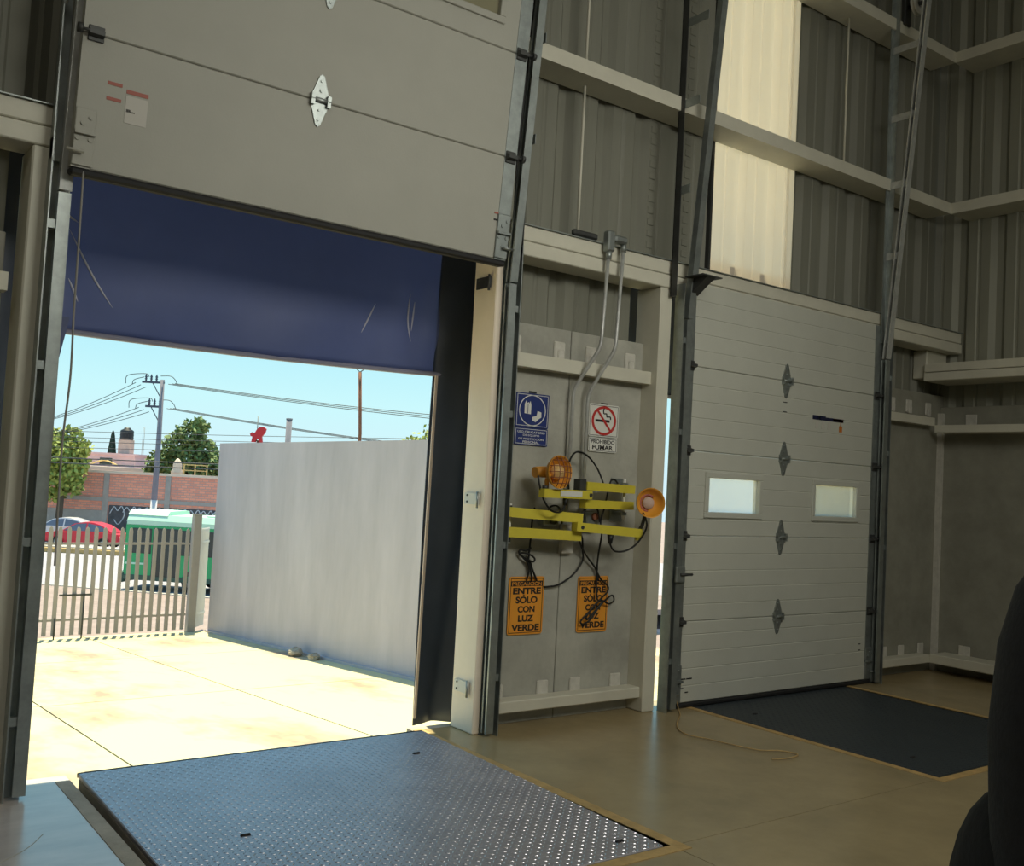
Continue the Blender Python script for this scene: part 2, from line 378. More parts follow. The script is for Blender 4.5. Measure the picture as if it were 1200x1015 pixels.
for z in (2.43, .20):
    for x in (-.3, .2, .55, 3.775, 4.145, 4.425, 4.79, 8.03, 8.30, 8.62):
        MB().box(x-.048, x+.048, .138, .15, z-.065, z+.055, .008).build('lifting_pocket', 'patch_plaster', wf)
        if z > 1: MB().box(x-.02, x+.035, .128, .14, z-.075, z, .008).build('lifting_lug', 'patch_plaster', wf)
MB().tube([(4.215, .1, 4.23), (4.215, .1, 3.16)], .009).build('sag_rod', 'steel_paint', wf)
MB().tube([(4.215, .1, 5.66), (4.215, .1, 4.33)], .009).build('sag_rod', 'steel_paint', wf)
MB().tube([(7.12, .1, 5.66), (7.12, .1, 4.33)], .009).build('sag_rod', 'steel_paint', wf)

# ------------------------------------------------------------------ right wall, other walls, ceiling
wr = thing('wall_right', (0, 0, 0), 'side wall of concrete panels and corrugated sheet meeting the dock wall in the corner', 'wall', kind='structure')
for k in range(5): MB().box(8.84, 8.95, .149-3.0*k-2.994, .149-3.0*k, 0, 2.46, .004).build('concrete_panel', 'concrete_shaded', wr)
rot = lambda v: (8.90+(v[1]-.22), .22-(v[0]-0), v[2])
for k in range(5): sheet(3.0*k, 3.0*k+3.0, 2.4, TOP, 'corrugated_side_lit', parent=wr, tr=rot)
for z, x in ((4.33, 8.57), (5.76, 8.57), (7.2, 8.57)):
    MB().prism([(x, z-.10), (8.9, z-.10), (8.9, z-.088), (x+.012, z-.088), (x+.012, z-.012), (8.9, z-.012), (8.9, z), (x, z)], 'y', -12, -.045).build('girt', 'steel_paint', wr)
MB().box(8.45, 8.86, -12, .095, 2.750, 2.826, .005).build('lintel_beam', 'steel_paint', wr)
MB().box(8.445, 8.86, -12, .095, 2.668, 2.744, .005).build('lintel_beam', 'steel_paint', wr)
MB().prism([(8.60, 2.205), (8.84, 2.205), (8.84, 2.215), (8.61, 2.215), (8.61, 2.272), (8.60, 2.272)], 'y', -12, .06).build('angle_strip', 'steel_paint', wr)
MB().box(8.58, 8.84, -12, .03, .095, .18, .006).build('base_strip', 'steel_paint', wr)
for y in (-.16, -.88, -1.6, -2.4):
    for z in (2.33, .21): MB().box(8.828, 8.84, y-.055, y+.055, z-.055, z+.055, .005).build('lifting_pocket', 'patch_plaster', wr)
MB().box(-12.1, -12, -18, .25, 0, TOP).build('wall_left', 'concrete_precast'); tag(bpy.data.objects['wall_left'], 'far side wall of the warehouse out of sight', 'wall', kind='structure')
MB().box(-12, -3.2, .15, .25, 0, TOP).build('wall_panel', 'concrete_precast', wf)
tag(MB().box(-12.1, 9, -18.1, -18, 0, TOP).build('wall_back', 'concrete_precast'), 'rear wall of the warehouse behind the viewer', 'wall', kind='structure')
tag(MB().box(-12.1, 9.1, -18.1, .35, TOP, TOP+.1).build('ceiling', 'ceiling_sheet'), 'high sheet metal roof over the warehouse', 'ceiling', kind='structure')

# ------------------------------------------------------------------ sectional doors
def hinge_mesh():
    mb = MB()
    mb.prism([(-.045, .012), (.045, .012), (.045, .035), (.014, .125), (0, .135), (-.014, .125), (-.045, .035)], 'y', -.008, 0)
    mb.prism([(-.045, -.012), (-.045, -.035), (-.014, -.125), (0, -.135), (.014, -.125), (.045, -.035), (.045, -.012)], 'y', -.008, 0)
    mb.tube([(-.055, -.016, 0), (.055, -.016, 0)], .013, 8)
    mb.box(-.055, -.035, -.028, 0, -.03, .03); mb.box(.035, .055, -.028, 0, -.03, .03)
    for z in (.05, .10, -.05, -.10): mb.tube([(0, -.014, z), (0, 0, z)], .008, 6)
    return mb
def roller_mesh(sgn):
    mb = MB()
    mb.box(-.03, .04, -.010, 0, -.035, .035, .003)
    mb.prism([(-.010, -.018), (-.042, -.010), (-.042, .010), (-.010, .018)], 'x', -.03, .035)
    mb.tube([(.0, -.035, 0), (-.075*sgn, -.035, 0)], .007, 6)
    mb.tube([(-.06*sgn, -.035, 0), (-.082*sgn, -.035, 0)], .022, 10)
    return mb
def door(name, label, x0, x1, loc, lean, secs, skin, windows, grooves, wsec, pane_m, bright_hinge=None):
    d = thing(name, loc, label, 'dock door', kind='structure', rot=(lean, 0, 0)); W = x1-x0
    z = 0; hm = None; T = .05
    for i, h in enumerate(secs):
        def prof(a, b, first=True, last=True):
            pts = [(0, a)]
            if first: pts = [(.006, a), (0, a+.006)]
            for g in grooves:
                q = z+g
                if a+.02 < q < b-.02: pts += [(0, q-.005), (.0035, q-.001), (.0035, q+.001), (0, q+.005)]
            pts += [(0, b-.006), (.006, b)] if last else [(0, b)]
            return [(T, a)]+pts+[(T, b)]
        mb = MB(); a, b = z+.0015, z+h-.0015
        def pz(p, xa, xb): mb.prism([(q[0], q[1]) for q in p][::-1], 'x', xa, xb)
        if i == wsec:
            xs = 0
            for (wx0, wx1, wz0, wz1) in windows:
                pz(prof(a, b), xs, wx0); pz(prof(a, z+wz0, True, False), wx0, wx1); pz(prof(z+wz1, b, False, True), wx0, wx1); xs = wx1
            pz(prof(a, b), xs, W)
        else: pz(prof(a, b), 0, W)
        pn = mb.build('door_panel', skin, d, local=True)
        if i == wsec:
            for (wx0, wx1, wz0, wz1) in windows:
                f = MB(); e = .042
                for (p, q, r_, s_) in ((wx0-e, wx1+e, wz0-e, wz0), (wx0-e, wx1+e, wz1, wz1+e), (wx0-e, wx0, wz0, wz1), (wx1, wx1+e, wz0, wz1)):
                    f.box(p, q, -.014, .004, z+r_, z+s_, .004)
                fr = f.build('window_frame', skin, pn, local=True)
                MB().box(wx0, wx1, .018, .024, z+wz0, z+wz1).build('window_pane', pane_m, pn, local=True)
        z += h
        for s, xa in ((1, .0), (-1, W-.085)):
            MB().box(xa, xa+.085, -.004, .0, a, b-.003).build('end_stile', 'steel_galv' if s < 0 or skin == 'door_skin_grey' else 'door_skin', d, local=True)
    zj = 0; H = []; R = []
    for i, h in enumerate(secs[:-1]):
        zj += h
        if not H: H.append(hinge_mesh().build('hinge', 'steel_galv', d, local=True)); H[0].location = (W*.475, 0, zj)
        else: H.append(inst(H[0], d, (W*.475, 0, zj)))
        for s, x in ((1, .05), (-1, W-.05)):
            k = [q for q in R if q[1] == s]
            if not k: o = roller_mesh(s).build('roller_hinge', 'steel_dark', d, local=True); o.location = (x, -.002, zj); R.append((o, s))
            else: inst(k[0][0], d, (x, -.002, zj))
    for s, x in ((1, .045), (-1, W-.045)):
        b = MB(); b.box(-.045, .045, -.010, 0, -.0, .26, .003); b.box(-.045, .045, -.030, 0, .14, .155); b.tube([(0, -.03, .06), (-.075*s, -.03, .06)], .008, 6)
        for (px, pz_) in ((.02, .22), (-.012, .19), (-.03, .12), (.025, .12), (.0, .07)): b.tube([(px, -.016, pz_), (px, -.01, pz_)], .010, 8)
        o = b.build('bottom_bracket', 'steel_galv' if skin == 'door_skin_grey' or s < 0 else 'door_skin', d, local=True); o.location = (x, -.004, .01)
    MB().box(0, W, -.01, .06, -.035, .0, .01).build('bottom_seal', 'gasket', d, local=True)
    return d
LEAN = .093
D1 = door('door_1', 'white sectional dock door raised high above the open doorway', .995, 3.445, (.988, -.165, 2.855), LEAN, [.61]*5, 'door_skin',
          [(.32, .94, .175, .455), (1.60, 2.22, .175, .455)], [], 2, 'hazy_acrylic_old')
D2 = door('door_2', 'closed white sectional dock door with two small windows', 5.175, 7.575, (5.175, -.02, .035), 0, [.575]+[.61]*4, 'door_skin_grey',
          [(.30, .86, .175, .425), (1.555, 2.105, .175, .425)], [.12, .24, .36, .48], 2, 'hazy_acrylic')
# stickers belong to their door
def decal(d, x0, x1, z0, z1, m, name='sticker'): return MB().box(x0, x1, -.0025, .0, z0, z1).build(name, m, d, local=True)
decal(D1, .125, .19, .405, .420, 'sticker_red'); decal(D1, .125, .19, .335, .350, 'sticker_red'); decal(D1, .21, .31, .385, .403, 'sticker_red')
decal(D1, .21, .31, .25, .375, 'sticker_grey'); decal(D1, .215, .255, .300, .306, 'sign_black'); decal(D1, .215, .235, .306, .314, 'sign_black')
decal(D1, 2.335, 2.375, .265, .275, 'sticker_red'); decal(D1, 2.335, 2.375, .225, .235, 'sign_black')
decal(D2, 1.49, 1.66, 2.135, 2.170, 'sticker_navy'); decal(D2, 1.565, 1.585, 2.145, 2.163, 'sign_white'); decal(D2, 1.66, 1.90, 2.135, 2.162, 'sticker_navy'); decal(D2, 1.76, 1.90, 2.137, 2.160, 'sticker_amber')
decal(D2, 1.845, 1.885, 2.055, 2.105, 'sticker_amber'); decal(D2, 1.86, 1.867, 2.105, 2.137, 'sticker_amber')
for k in range(3): decal(D2, 1.53+.08*k, 1.57+.08*k, 2.065, 2.125, 'sticker_grey')
for k in range(3): decal(D2, 1.11, 1.16, 2.31-.075*k, 2.316-.075*k, 'sign_black')
for x, z, l in ((.095, .115, .05), (.155, .115, .055), (.095, .05, .03), (.145, .02, .03)): decal(D2, x, x+l, z+.05, z+.058, 'sign_black')
for k in range(2): decal(D2, 2.22, 2.25, .30-.05*k, .307-.05*k, 'sign_black')

def cchan(mb, pts, sx_, w=.055, dep=.05, t=.006):
    """C track swept along pts (in a vertical plane of constant x), open side towards the door (sx_ = +1: towards +x)"""
    sec = [(0, 0), (0, dep), (w, dep), (w, dep-.012), (w-t, dep-.012), (w-t, dep-t), (t, dep-t), (t, t), (w-t, t), (w-t, .012), (w, .012), (w, 0)]
    n = len(sec); vs = []; fs = []
    for (x, y, z) in pts:
        for (a, b) in sec: vs.append((x+sx_*a, y+b, z))
    for i in range(len(pts)-1): fs += [(i*n+k, i*n+(k+1) % n, (i+1)*n+(k+1) % n, (i+1)*n+k) for k in range(n)]
    fs += [tuple(range(n-1, -1, -1)), tuple((len(pts)-1)*n+k for k in range(n))]
    return mb.add(vs, fs)
def yl(z): return -.10-.088*max(0, z-2.75)
def track(label, xa, xt, s, zmax, xu=None, bz=(3.65, 4.27, 4.86, 5.47), light=False):
    """xa: wall angle edge, xt: back of the track, s: +1 when the door lies towards +x"""
    t = thing('door_track', (xa, -.03, 0), label, 'door track', 'vertical tracks of the dock doors')
    a = MB(); a.box(min(xa, xa+s*.085), max(xa, xa+s*.085), -.008, .0, 0, 3.0); a.box(min(xa, xa+s*.006), max(xa, xa+s*.006), -.09, -.008, 0, 3.0)
    a.build('jamb_angle', 'steel_galv', t)
    xu = xa if xu is None else xu
    a = MB(); a.box(min(xu, xu+s*.05), max(xu, xu+s*.05), -.035, -.028, 2.9, zmax); a.box(min(xu, xu+s*.006), max(xu, xu+s*.006), -.085, -.028, 2.9, zmax)
    a.build('upper_angle', 'steel_dark' if not light else 'steel_galv', t)
    lo = MB(); cchan(lo, [(xt, -.085, .02), (xt, -.085, 2.75)], s); lo.build('lower_track', 'steel_galv', t)
    up_ = MB(); cchan(up_, [(xt, yl(2.76)+.01, 2.76), (xt, yl(4)+.01, 4.0), (xt, yl(zmax)+.01, zmax)], s); up_.build('upper_track', 'steel_galv' if not light else 'steel_galv_light', t)
    for z in bz:
        if z < zmax: MB().box(min(xu+s*.0065, xu+s*.013), max(xu+s*.0065, xu+s*.013), yl(z)+.015, -.036, z-.03, z+.03).build('track_bracket', 'steel_galv' if not light else 'steel_galv_light', t)
    for z in (.35, 1.15, 1.95, 2.6): MB().box(min(xa+s*.0065, xt), max(xa+s*.0065, xt), -.075, -.035, z-.02, z+.02).build('track_clip', 'steel_galv', t)
    return t
track('dull steel track against the left post of the open doorway', .925, .965, 1, 6.5, light=True)
track('dull steel track standing right of the open doorway', 3.63, 3.595, -1, 6.5)
track('dark track with ladder like brackets at the closed door, safety sign side', 5.066, 5.110, 1, 6.5, xu=4.985)
track('shiny track with bright brackets at the closed door, corner side', 7.655, 7.62, -1, 6.5, xu=7.60, light=True)
# pulley at the top of the shiny track
pu = thing('cable_pulley', (7.72, -.12, 5.86), 'pale round cable pulley at the top of the shiny track', 'pulley')
mt = Matrix.Translation((7.74, -.16, 5.90)) @ Matrix.Rotation(PI/2, 4, 'X')
MB().lathe([(.035, -.02), (.095, -.02), (.095, -.012), (.075, 0), (.095, .012), (.095, .02), (.035, .02), (.035, -.02)], 20, mt).build('wheel', 'patch_plaster', pu)
MB().tube([(7.74, -.22, 5.90), (7.74, -.03, 5.90)], .018).build('axle', 'steel_dark', pu)
MB().box(7.69, 7.79, -.07, -.03, 5.74, 6.06, .006).build('bracket_plate', 'steel_dark', pu)
lk = thing('slide_bolt', (5.11, -.1, .95), 'dark slide bolt on the track of the closed door', 'door bolt')
MB().box(5.085, 5.175, -.115, -.09, .90, 1.01, .006).build('bolt_body', 'steel_galv', lk)
MB().tube([(5.12, -.12, .955), (5.235, -.12, .955)], .010).build('bolt_rod', 'steel_dark', lk)
hb = thing('shaft_bearing_bracket', (5.13, -.1, 3.03), 'small dark bracket at the top left corner of the closed door', 'bracket')
MB().prism([(-.25, 3.04), (-.09, 2.93), (-.09, 3.04)], 'x', 5.12, 5.20).build('gusset', 'steel_dark', hb)
MB().box(5.06, 5.26, -.26, -.09, 3.04, 3.048).build('arm', 'steel_dark', hb)
# latch tabs on the reveal of the open doorway
for z, lab, m in ((1.42, 'pale steel hinge tab halfway up the doorway post, above the lower one', 'sign_white'), (.27, 'pale steel hinge tab near the foot of the doorway post', 'sign_white'), (2.77, 'dark hinge tab high on the doorway post', 'steel_dark')):
    t = thing('hinge_tab', (3.497, .1, z), lab, 'hinge tab', 'hinge tabs on the doorway post')
    MB().box(3.488, 3.497, .05, .20, z-.035, z+.035).build('plate', m, t); MB().tube([(3.484, .055, z-.055), (3.484, .055, z+.045)], .008, 6).build('pin', 'steel_galv' if z < 2 else 'steel_dark', t)
    for q in (-.02, .02): MB().tube([(3.484, .17, z+q), (3.488, .17, z+q)], .007, 6).build('screw', 'steel_dark', t)

# ------------------------------------------------------------------ dock levelers
def leveler(label, x0, x1, y0, y1, m, lift, n_at):
    t = thing('dock_leveler', (x0, y0, 0), label, 'dock leveler', 'dock levelers in front of the doors', rot=(lift/(y1-y0), 0, 0))
    W = x1-x0; Ln = y1-y0
    p = MB(); p.box(0, W, 0, Ln, -.022, 0, .004); p.build('deck_plate', m, t, local=True)
    lg = MB(); s = .031; nx = int(W/s); ny = int(Ln/s)
    for i in range(nx):
        for j in range(ny):
            cx, cy = (i+.5)*W/nx, (j+.5)*Ln/ny; a = PI/4 if (i+j) % 2 else -PI/4
            ca, sa = math.cos(a), math.sin(a); l, wd = .0125, .0042
            def q(u, v_, z): return (cx+u*ca-v_*sa, cy+u*sa+v_*ca, z)
            lg.add([q(-l, 0, 0), q(0, -wd, 0), q(l, 0, 0), q(0, wd, 0), q(-l*.55, 0, .0022), q(l*.55, 0, .0022)],
                   [(0, 1, 5, 4), (1, 2, 5), (2, 3, 5), (3, 0, 4, 5)])
    tag(lg.build('tread_pattern', 'tread_steel' if lift else m, t, local=True, fix=False), kind='stuff')
    MB().box(0, .012, 0, Ln-.02, -.20, -.0225).build('side_plate', 'concrete_rough' if lift else 'steel_dark', t, local=True)
    MB().box(W-.012, W, 0, Ln-.02, -.20, -.0225).build('side_plate', 'steel_dark', t, local=True)
    MB().box(.03, W-.03, Ln, Ln+.035, -.30, -.004, .006).build('lip', 'steel_dark', t, local=True)
    MB().tube([(0, Ln+.012, -.012), (W, Ln+.012, -.012)], .012).build('lip_hinge', 'steel_dark', t, local=True)
    for (a, b) in n_at:
        o = MB(); o.tube([(a-.02, b, .0005), (a+.02, b, .0005)], .008, 6); o.build('lift_slot', 'sign_black', t, local=True)
    return t
leveler('blue-grey chequer plate leveler in front of the open doorway', 1.285, 3.215, -1.885, .10, 'plate_steel_blue', .035, ((1.65, 1.6), (1.78, .12), (.4, .9)))
leveler('dark chequer plate leveler in front of the closed door', 5.41, 7.225, -1.875, .10, 'plate_steel_dark', 0, ((.25, .3), (.25, 1.5)))

# ------------------------------------------------------------------ signs on the concrete
def sign(name, label, x, z, w_, h_, cat='sign', group='warning signs on the concrete'):
    return thing(name, (x, .143, z), label, cat, group, rot=(0, 0, 0.0))
def plate(t, w_, h_, m, x=0, z=0, y=0, th=.004, r=.018, name='plate'):
    p = []
    for (cx, cz, a0) in ((x+w_/2-r, z+h_/2-r, 0), (x-w_/2+r, z+h_/2-r, PI/2), (x-w_/2+r, z-h_/2+r, PI), (x+w_/2-r, z-h_/2+r, 1.5*PI)):
        for k in range(4): p.append((cx+r*math.cos(a0+k*PI/6), cz+r*math.sin(a0+k*PI/6)))
    return MB().prism(p, 'y', y-th, y).build(name, m, t, local=True)
def outline(t, w_, h_, m, x=0, z=0, y=0, tk=.004, name='border'):
    mb = MB()
    for (a, b, c, d) in ((x-w_/2, x+w_/2, z+h_/2-tk, z+h_/2), (x-w_/2, x+w_/2, z-h_/2, z-h_/2+tk), (x-w_/2, x-w_/2+tk, z-h_/2, z+h_/2), (x+w_/2-tk, x+w_/2, z-h_/2, z+h_/2)):
        mb.box(a, b, y-.001, y, c, d)
    return mb.build(name, m, t, local=True)
def ring(t, r1, r2, m, x, z, y, sx_=1., name='ring'):
    mb = MB(); n = 36; vs = []
    for k in range(n):
        a = 2*PI*k/n
        vs += [(x+r1*sx_*math.cos(a), y, z+r1*math.sin(a)), (x+r2*sx_*math.cos(a), y, z+r2*math.sin(a)), (x+r1*sx_*math.cos(a), y-.001, z+r1*math.sin(a)), (x+r2*sx_*math.cos(a), y-.001, z+r2*math.sin(a))]
    fs = []
    for k in range(n):
        a = 4*k; b = 4*((k+1) % n); fs += [(a+2, b+2, b+3, a+3), (a, a+2, b+2, b)[::-1], (a+1, b+1, b+3, a+3)[::-1]]
    return mb.add(vs, fs).build(name, m, t, local=True)
def flat(t, poly, m, y, name, th=.001): return MB().prism(poly, 'y', y-th, y).build(name, m, t, local=True)

def caution(label, x, z, w_, h_):
    t = sign('caution_sign', label, x, z, w_, h_)
    plate(t, w_, h_, 'sign_orange'); outline(t, w_-.022, h_-.022, 'sign_black', y=-.004, tk=.004)
    MB().box(-w_/2+.012, w_/2-.012, -.0052, -.004, h_/2-.062, h_/2-.028).build('header_band', 'sign_black', t, local=True)
    lettering('PRECAUCIÓN', -w_/2+.022, w_/2-.022, h_/2-.058, h_/2-.029, -.0052, 'sign_orange', t, .012)
    tz = h_/2-.071; st = .0590
    for k, (s, ww) in enumerate((('ENTRE', .80), ('SÓLO', .62), ('CON', .49), ('LUZ', .44), ('VERDE', .79))):
        a = tz-k*st; lettering(s, -w_*ww/2+.003, w_*ww/2+.003, a-.042, a+(.013 if k == 1 else 0), -.004, 'sign_black', t, .042)
    return t
caution('orange caution sign beside the doorway track, cord bundle above it', 3.972, .745, .285, .372)
caution('orange caution sign crossed by a knotted black cord', 4.546, .738, .275, .375)
# mandatory protection sign
t = sign('safety_sign', 'blue mandatory protection sign with white vest and boot in a ring', 3.942, 1.955, .27, .33)
plate(t, .272, .222, 'sign_blue', z=.052, r=.006, name='picture_plate'); outline(t, .255, .205, 'sign_white', z=.052, y=-.004, tk=.0035)
ring(t, .096, .102, 'sign_white', 0, .052, -.004, 1.08)
flat(t, [(-.065, .03), (-.012, .027), (-.012, .085), (-.02, .112), (-.030, .095), (-.036, .105), (-.045, .095), (-.056, .113), (-.066, .09)], 'sign_white', -.004, 'vest_symbol')
flat(t, [(.0, -.012), (.03, -.022), (.052, -.002), (.075, .012), (.073, .045), (.042, .052), (.036, .02), (.0, .01)], 'sign_white', -.004, 'boot_symbol')
flat(t, [(-.041, .03), (-.037, .03), (-.037, .09), (-.041, .09)], 'sign_blue', -.005, 'vest_seam')
plate(t, .272, .112, 'sign_blue', z=-.119, r=.006, name='text_plate'); outline(t, .258, .098, 'sign_white', z=-.119, y=-.004, tk=.003)
for k, (s, ww) in enumerate((('USO OBLIGATORIO', .225), ('DE EQUIPO', .135), ('DE PROTECCIÓN', .205), ('PERSONAL', .135))):
    a = -.083-k*.0215; lettering(s, -ww/2, ww/2, a-.0145, a, -.004, 'sign_white', t, .012)
MB().box(-.03, .03, .0, .006, .165, .178).build('hanger', 'steel_dark', t, local=True)
# no smoking sign
t = sign('no_smoking_sign', 'white no smoking sign with red crossed ring', 4.568, 1.935, .28, .33)
plate(t, .272, .224, 'sign_white', z=.055, r=.012, name='picture_plate'); outline(t, .256, .208, 'sign_black', z=.055, y=-.004, tk=.003)
ring(t, .083, .101, 'sign_red', 0, .055, -.0045, 1.12)
flat(t, [(-.078, .045), (.052, .045), (.052, .062), (-.078, .062)], 'sign_black', -.004, 'cigarette_symbol')
MB().tube(spline([(.06, -.005, .066), (.055, -.005, .085), (.025, -.005, .085), (.02, -.005, .105), (-.004, -.005, .105), (-.008, -.005, .13), (.0, -.005, .14)], 5), .0042, 6).build('smoke_symbol', 'sign_black', t, local=True)
a = math.radians(-49); ca, sa = math.cos(a), math.sin(a)
flat(t, [(-.098*ca*1.05-.008*-sa, .055-.098*sa-.008*ca), (.098*ca*1.05+.008*sa, .055+.098*sa-.008*ca), (.098*ca*1.05-.008*sa, .055+.098*sa+.008*ca), (-.098*ca*1.05-.008*sa, .055-.098*sa+.008*ca)], 'sign_red', -.0055, 'red_bar')
plate(t, .262, .098, 'sign_white', z=-.112, r=.012, name='text_plate'); outline(t, .248, .086, 'sign_black', z=-.112, y=-.004, tk=.003)
lettering('PROHIBIDO', -.108, .108, -.104, -.077, -.004, 'sign_black', t, .022); lettering('FUMAR', -.095, .095, -.146, -.114, -.004, 'sign_black', t, .03)
MB().box(-.025, .035, .0, .006, .168, .178).build('hanger', 'steel_dark', t, local=True)

# ------------------------------------------------------------------ conduits
def conduit(label, top, pts):
    t = thing('conduit', pts[-1], label, 'conduit', 'steel conduits on the concrete')
    sm = [Vector(pts[0])]
    for i in range(1, len(pts)-1):
        p, a, b = Vector(pts[i]), Vector(pts[i-1]), Vector(pts[i+1]); da = (a-p).normalized(); db = (b-p).normalized(); rr = .05
        for k in range(5):
            u = k/4; sm.append((1-u)**2*(p+da*rr)+2*u*(1-u)*p+u*u*(p+db*rr))
    sm.append(Vector(pts[-1]))
    MB().tube(sm, .0125, 10).build('pipe', 'steel_galv_light', t)
    return t
c1 = conduit('steel conduit with the flat box on top, nearer the doorway', 0, [(4.365, -.055, 3.12), (4.335, -.055, 2.46), (4.235, .085, 2.17), (4.255, .12, 1.30)])
MB().box(4.335, 4.395, -.085, -.02, 3.10, 3.24, .01).build('junction_box', 'steel_galv', c1); MB().box(4.12, 4.335, .02, .06, 3.185, 3.225, .01).build('nipple', 'steel_dark', c1)
MB().tube([(4.365, -.055, 3.11), (4.365, -.055, 3.05)], .02, 10).build('coupling', 'steel_galv', c1)
c2 = conduit('steel conduit with the elbow fitting on top, nearer the closed door', 0, [(4.495, -.055, 3.16), (4.465, -.055, 2.46), (4.365, .085, 2.15), (4.395, .12, 1.30)])
MB().box(4.40, 4.51, -.085, -.02, 3.17, 3.22, .012).build('elbow_fitting', 'steel_galv', c2); MB().tube([(4.495, -.055, 3.17), (4.495, -.055, 3.12)], .02, 10).build('coupling', 'steel_galv', c2)
# sockets
bx = thing('socket_box', (4.2, .12, 1.2), 'grey socket boxes with cord sockets under the long yellow arms', 'socket box')
MB().box(4.03, 4.16, .07, .148, 1.265, 1.345, .01).build('box', 'steel_galv', bx)
MB().box(4.40, 4.52, .07, .148, 1.25, 1.36, .01).build('box', 'steel_galv', bx)
MB().tube([(4.46, .07, 1.335), (4.46, .05, 1.335)], .025, 12).build('socket_cover', 'rust', bx)
MB().tube([(4.10, .07, 1.30), (4.10, .05, 1.30)], .025, 12).build('socket_cover', 'steel_dark', bx)
dk = thing('cable_duct', (4.25, .13, 1.15), 'short pale cable duct below the long yellow arms', 'duct')
MB().box(4.225, 4.315, .11, .148, 1.08, 1.275, .004).build('duct', 'patch_plaster', dk)
MB().box(4.222, 4.318, .105, .111, 1.085, 1.27, .002).build('cover', 'patch_plaster', dk)

# ------------------------------------------------------------------ dock lights
def barz(mb, p, q, h, dpt):
    """rectangular tube from p to q, height h (z), depth dpt (y)"""
    p, q = Vector(p), Vector(q); d = (q-p).normalized(); n = Vector((0, 0, 1)); s = d.cross(n).normalized()*dpt/2; n = s.normalized().cross(d).normalized()*h/2
    if n.z < 0: n = -n
    return mb.hexa([p-s-n, p+s-n, q+s-n, q-s-n, p-s+n, p+s+n, q+s+n, q-s+n])
def lamp_head(t, c, axis, r, depth, guard):
    ax = Vector(axis).normalized(); m = ax.to_track_quat('Z', 'Y').to_matrix().to_4x4(); m.translation = Vector(c)
    prof = [(r*1.05, 0), (r*1.05, -.012), (r, -.016), (r*.95, -depth*.35), (r*.72, -depth*.72), (r*.42, -depth), (r*.40, -depth*1.35), (0.001, -depth*1.35)]
    MB().lathe(prof+[], 28, m).build('lamp_shade', 'lamp_orange', t)
    inner = [(r*.98, -.001), (r*.92, -depth*.33), (r*.68, -depth*.68), (r*.36, -depth*.93), (.001, -depth*.95)]
    MB().lathe([(r*1.05, 0)]+inner, 28, m).build('reflector', 'lamp_orange', t)
    if guard:
        g = MB()
        for k in range(-2, 3):
            o = k*r*.36; h = math.sqrt(max(.0, r*r-o*o))
            for ori in (0, 1):
                pts = []
                for i in range(9):
                    v = -h+2*h*i/8; x, y = (o, v) if ori else (v, o)
                    pts.append(m @ Vector((x, y, .002+.035*(1-(x*x+y*y)/(r*r)))))
                g.tube(pts, .0028, 5)
        g.build('wire_guard', 'rust', t)
        b = MB(); b.ball(m @ Vector((0, 0, -depth*.35)), r*.5, 14, 9); b.build('bulb', 'bulb', t)
    else:
        b = MB(); b.tube([m @ Vector((.055*math.cos(a_), .055*math.sin(a_), -depth*.80)) for a_ in [i*PI/9-.2 for i in range(3, 15)]], .009, 6); b.build('lamp_socket', 'sticker_red', t)
        MB().lathe([(.001, -depth*.9), (.04, -depth*.9), (.04, -depth*.6), (.001, -depth*.58)], 14, m).build('lamp_holder', 'tank_base', t)
    k = m @ Vector((0, 0, -depth*1.2))
    return k, m

# upper light: wall plate at right, arms folded back to the left, lamp on the left
t = thing('dock_light', (4.70, .15, 1.40), 'yellow swing arm dock light with wire guarded lamp, mounted above the other', 'dock light', 'dock lights between the doors')
MB().box(4.665, 4.785, .135, .15, 1.30, 1.395, .004).build('wall_plate', 'steel_galv', t); MB().box(4.665, 4.785, .135, .15, 1.515, 1.60, .004).build('wall_plate', 'steel_galv', t)
MB().tube([(4.715, .06, 1.32), (4.715, .06, 1.60)], .010, 8).build('pivot_rod', 'sign_white', t)
for z in (1.36, 1.56): MB().box(4.69, 4.74, .05, .14, z-.012, z+.012).build('pivot_lug', 'steel_galv', t)
barz(MB(), (4.77, .04, 1.527), (4.28, -.02, 1.537), .055, .055).build('support_arm', 'lamp_yellow', t)
barz(MB(), (4.765, .04, 1.417), (4.275, -.02, 1.418), .055, .055).build('support_arm', 'lamp_yellow', t)
MB().box(4.22, 4.275, -.05, .02, 1.495, 1.58, .004).build('arm_end', 'steel_dark', t)
barz(MB(), (4.30, -.055, 1.478), (3.855, -.11, 1.478), .055, .05).build('outer_arm', 'lamp_yellow', t)
barz(MB(), (4.20, -.096, 1.480), (4.0, -.12, 1.480), .034, .004).build('arm_label', 'sign_white', t)
MB().tube([(4.285, -.09, 1.478), (4.285, -.02, 1.478)], .012, 8).build('pivot_bolt', 'steel_dark', t)
k, m = lamp_head(t, (3.965, -.15, 1.615), (.10, -1, .05), .100, .085, True)
MB().tube([k, k+Vector((-.05, .03, .0)), k+Vector((-.09, .03, -.005))], [.04, .036, .036], 10).build('lamp_neck', 'lamp_orange', t)
MB().tube([(3.90, -.10, 1.50), (3.90, -.10, 1.56), (3.92, -.105, 1.60)], .014, 8).build('lamp_yoke', 'lamp_orange', t)
MB().tube([(3.885, -.105, 1.50), (3.885, -.105, 1.525)], .02, 8).build('yoke_bolt', 'steel_dark', t)
MB().tube([(4.075, -.085, 1.45), (4.07, -.085, 1.405)], [.02, .012], 8).build('plug', 'cable_black', t)
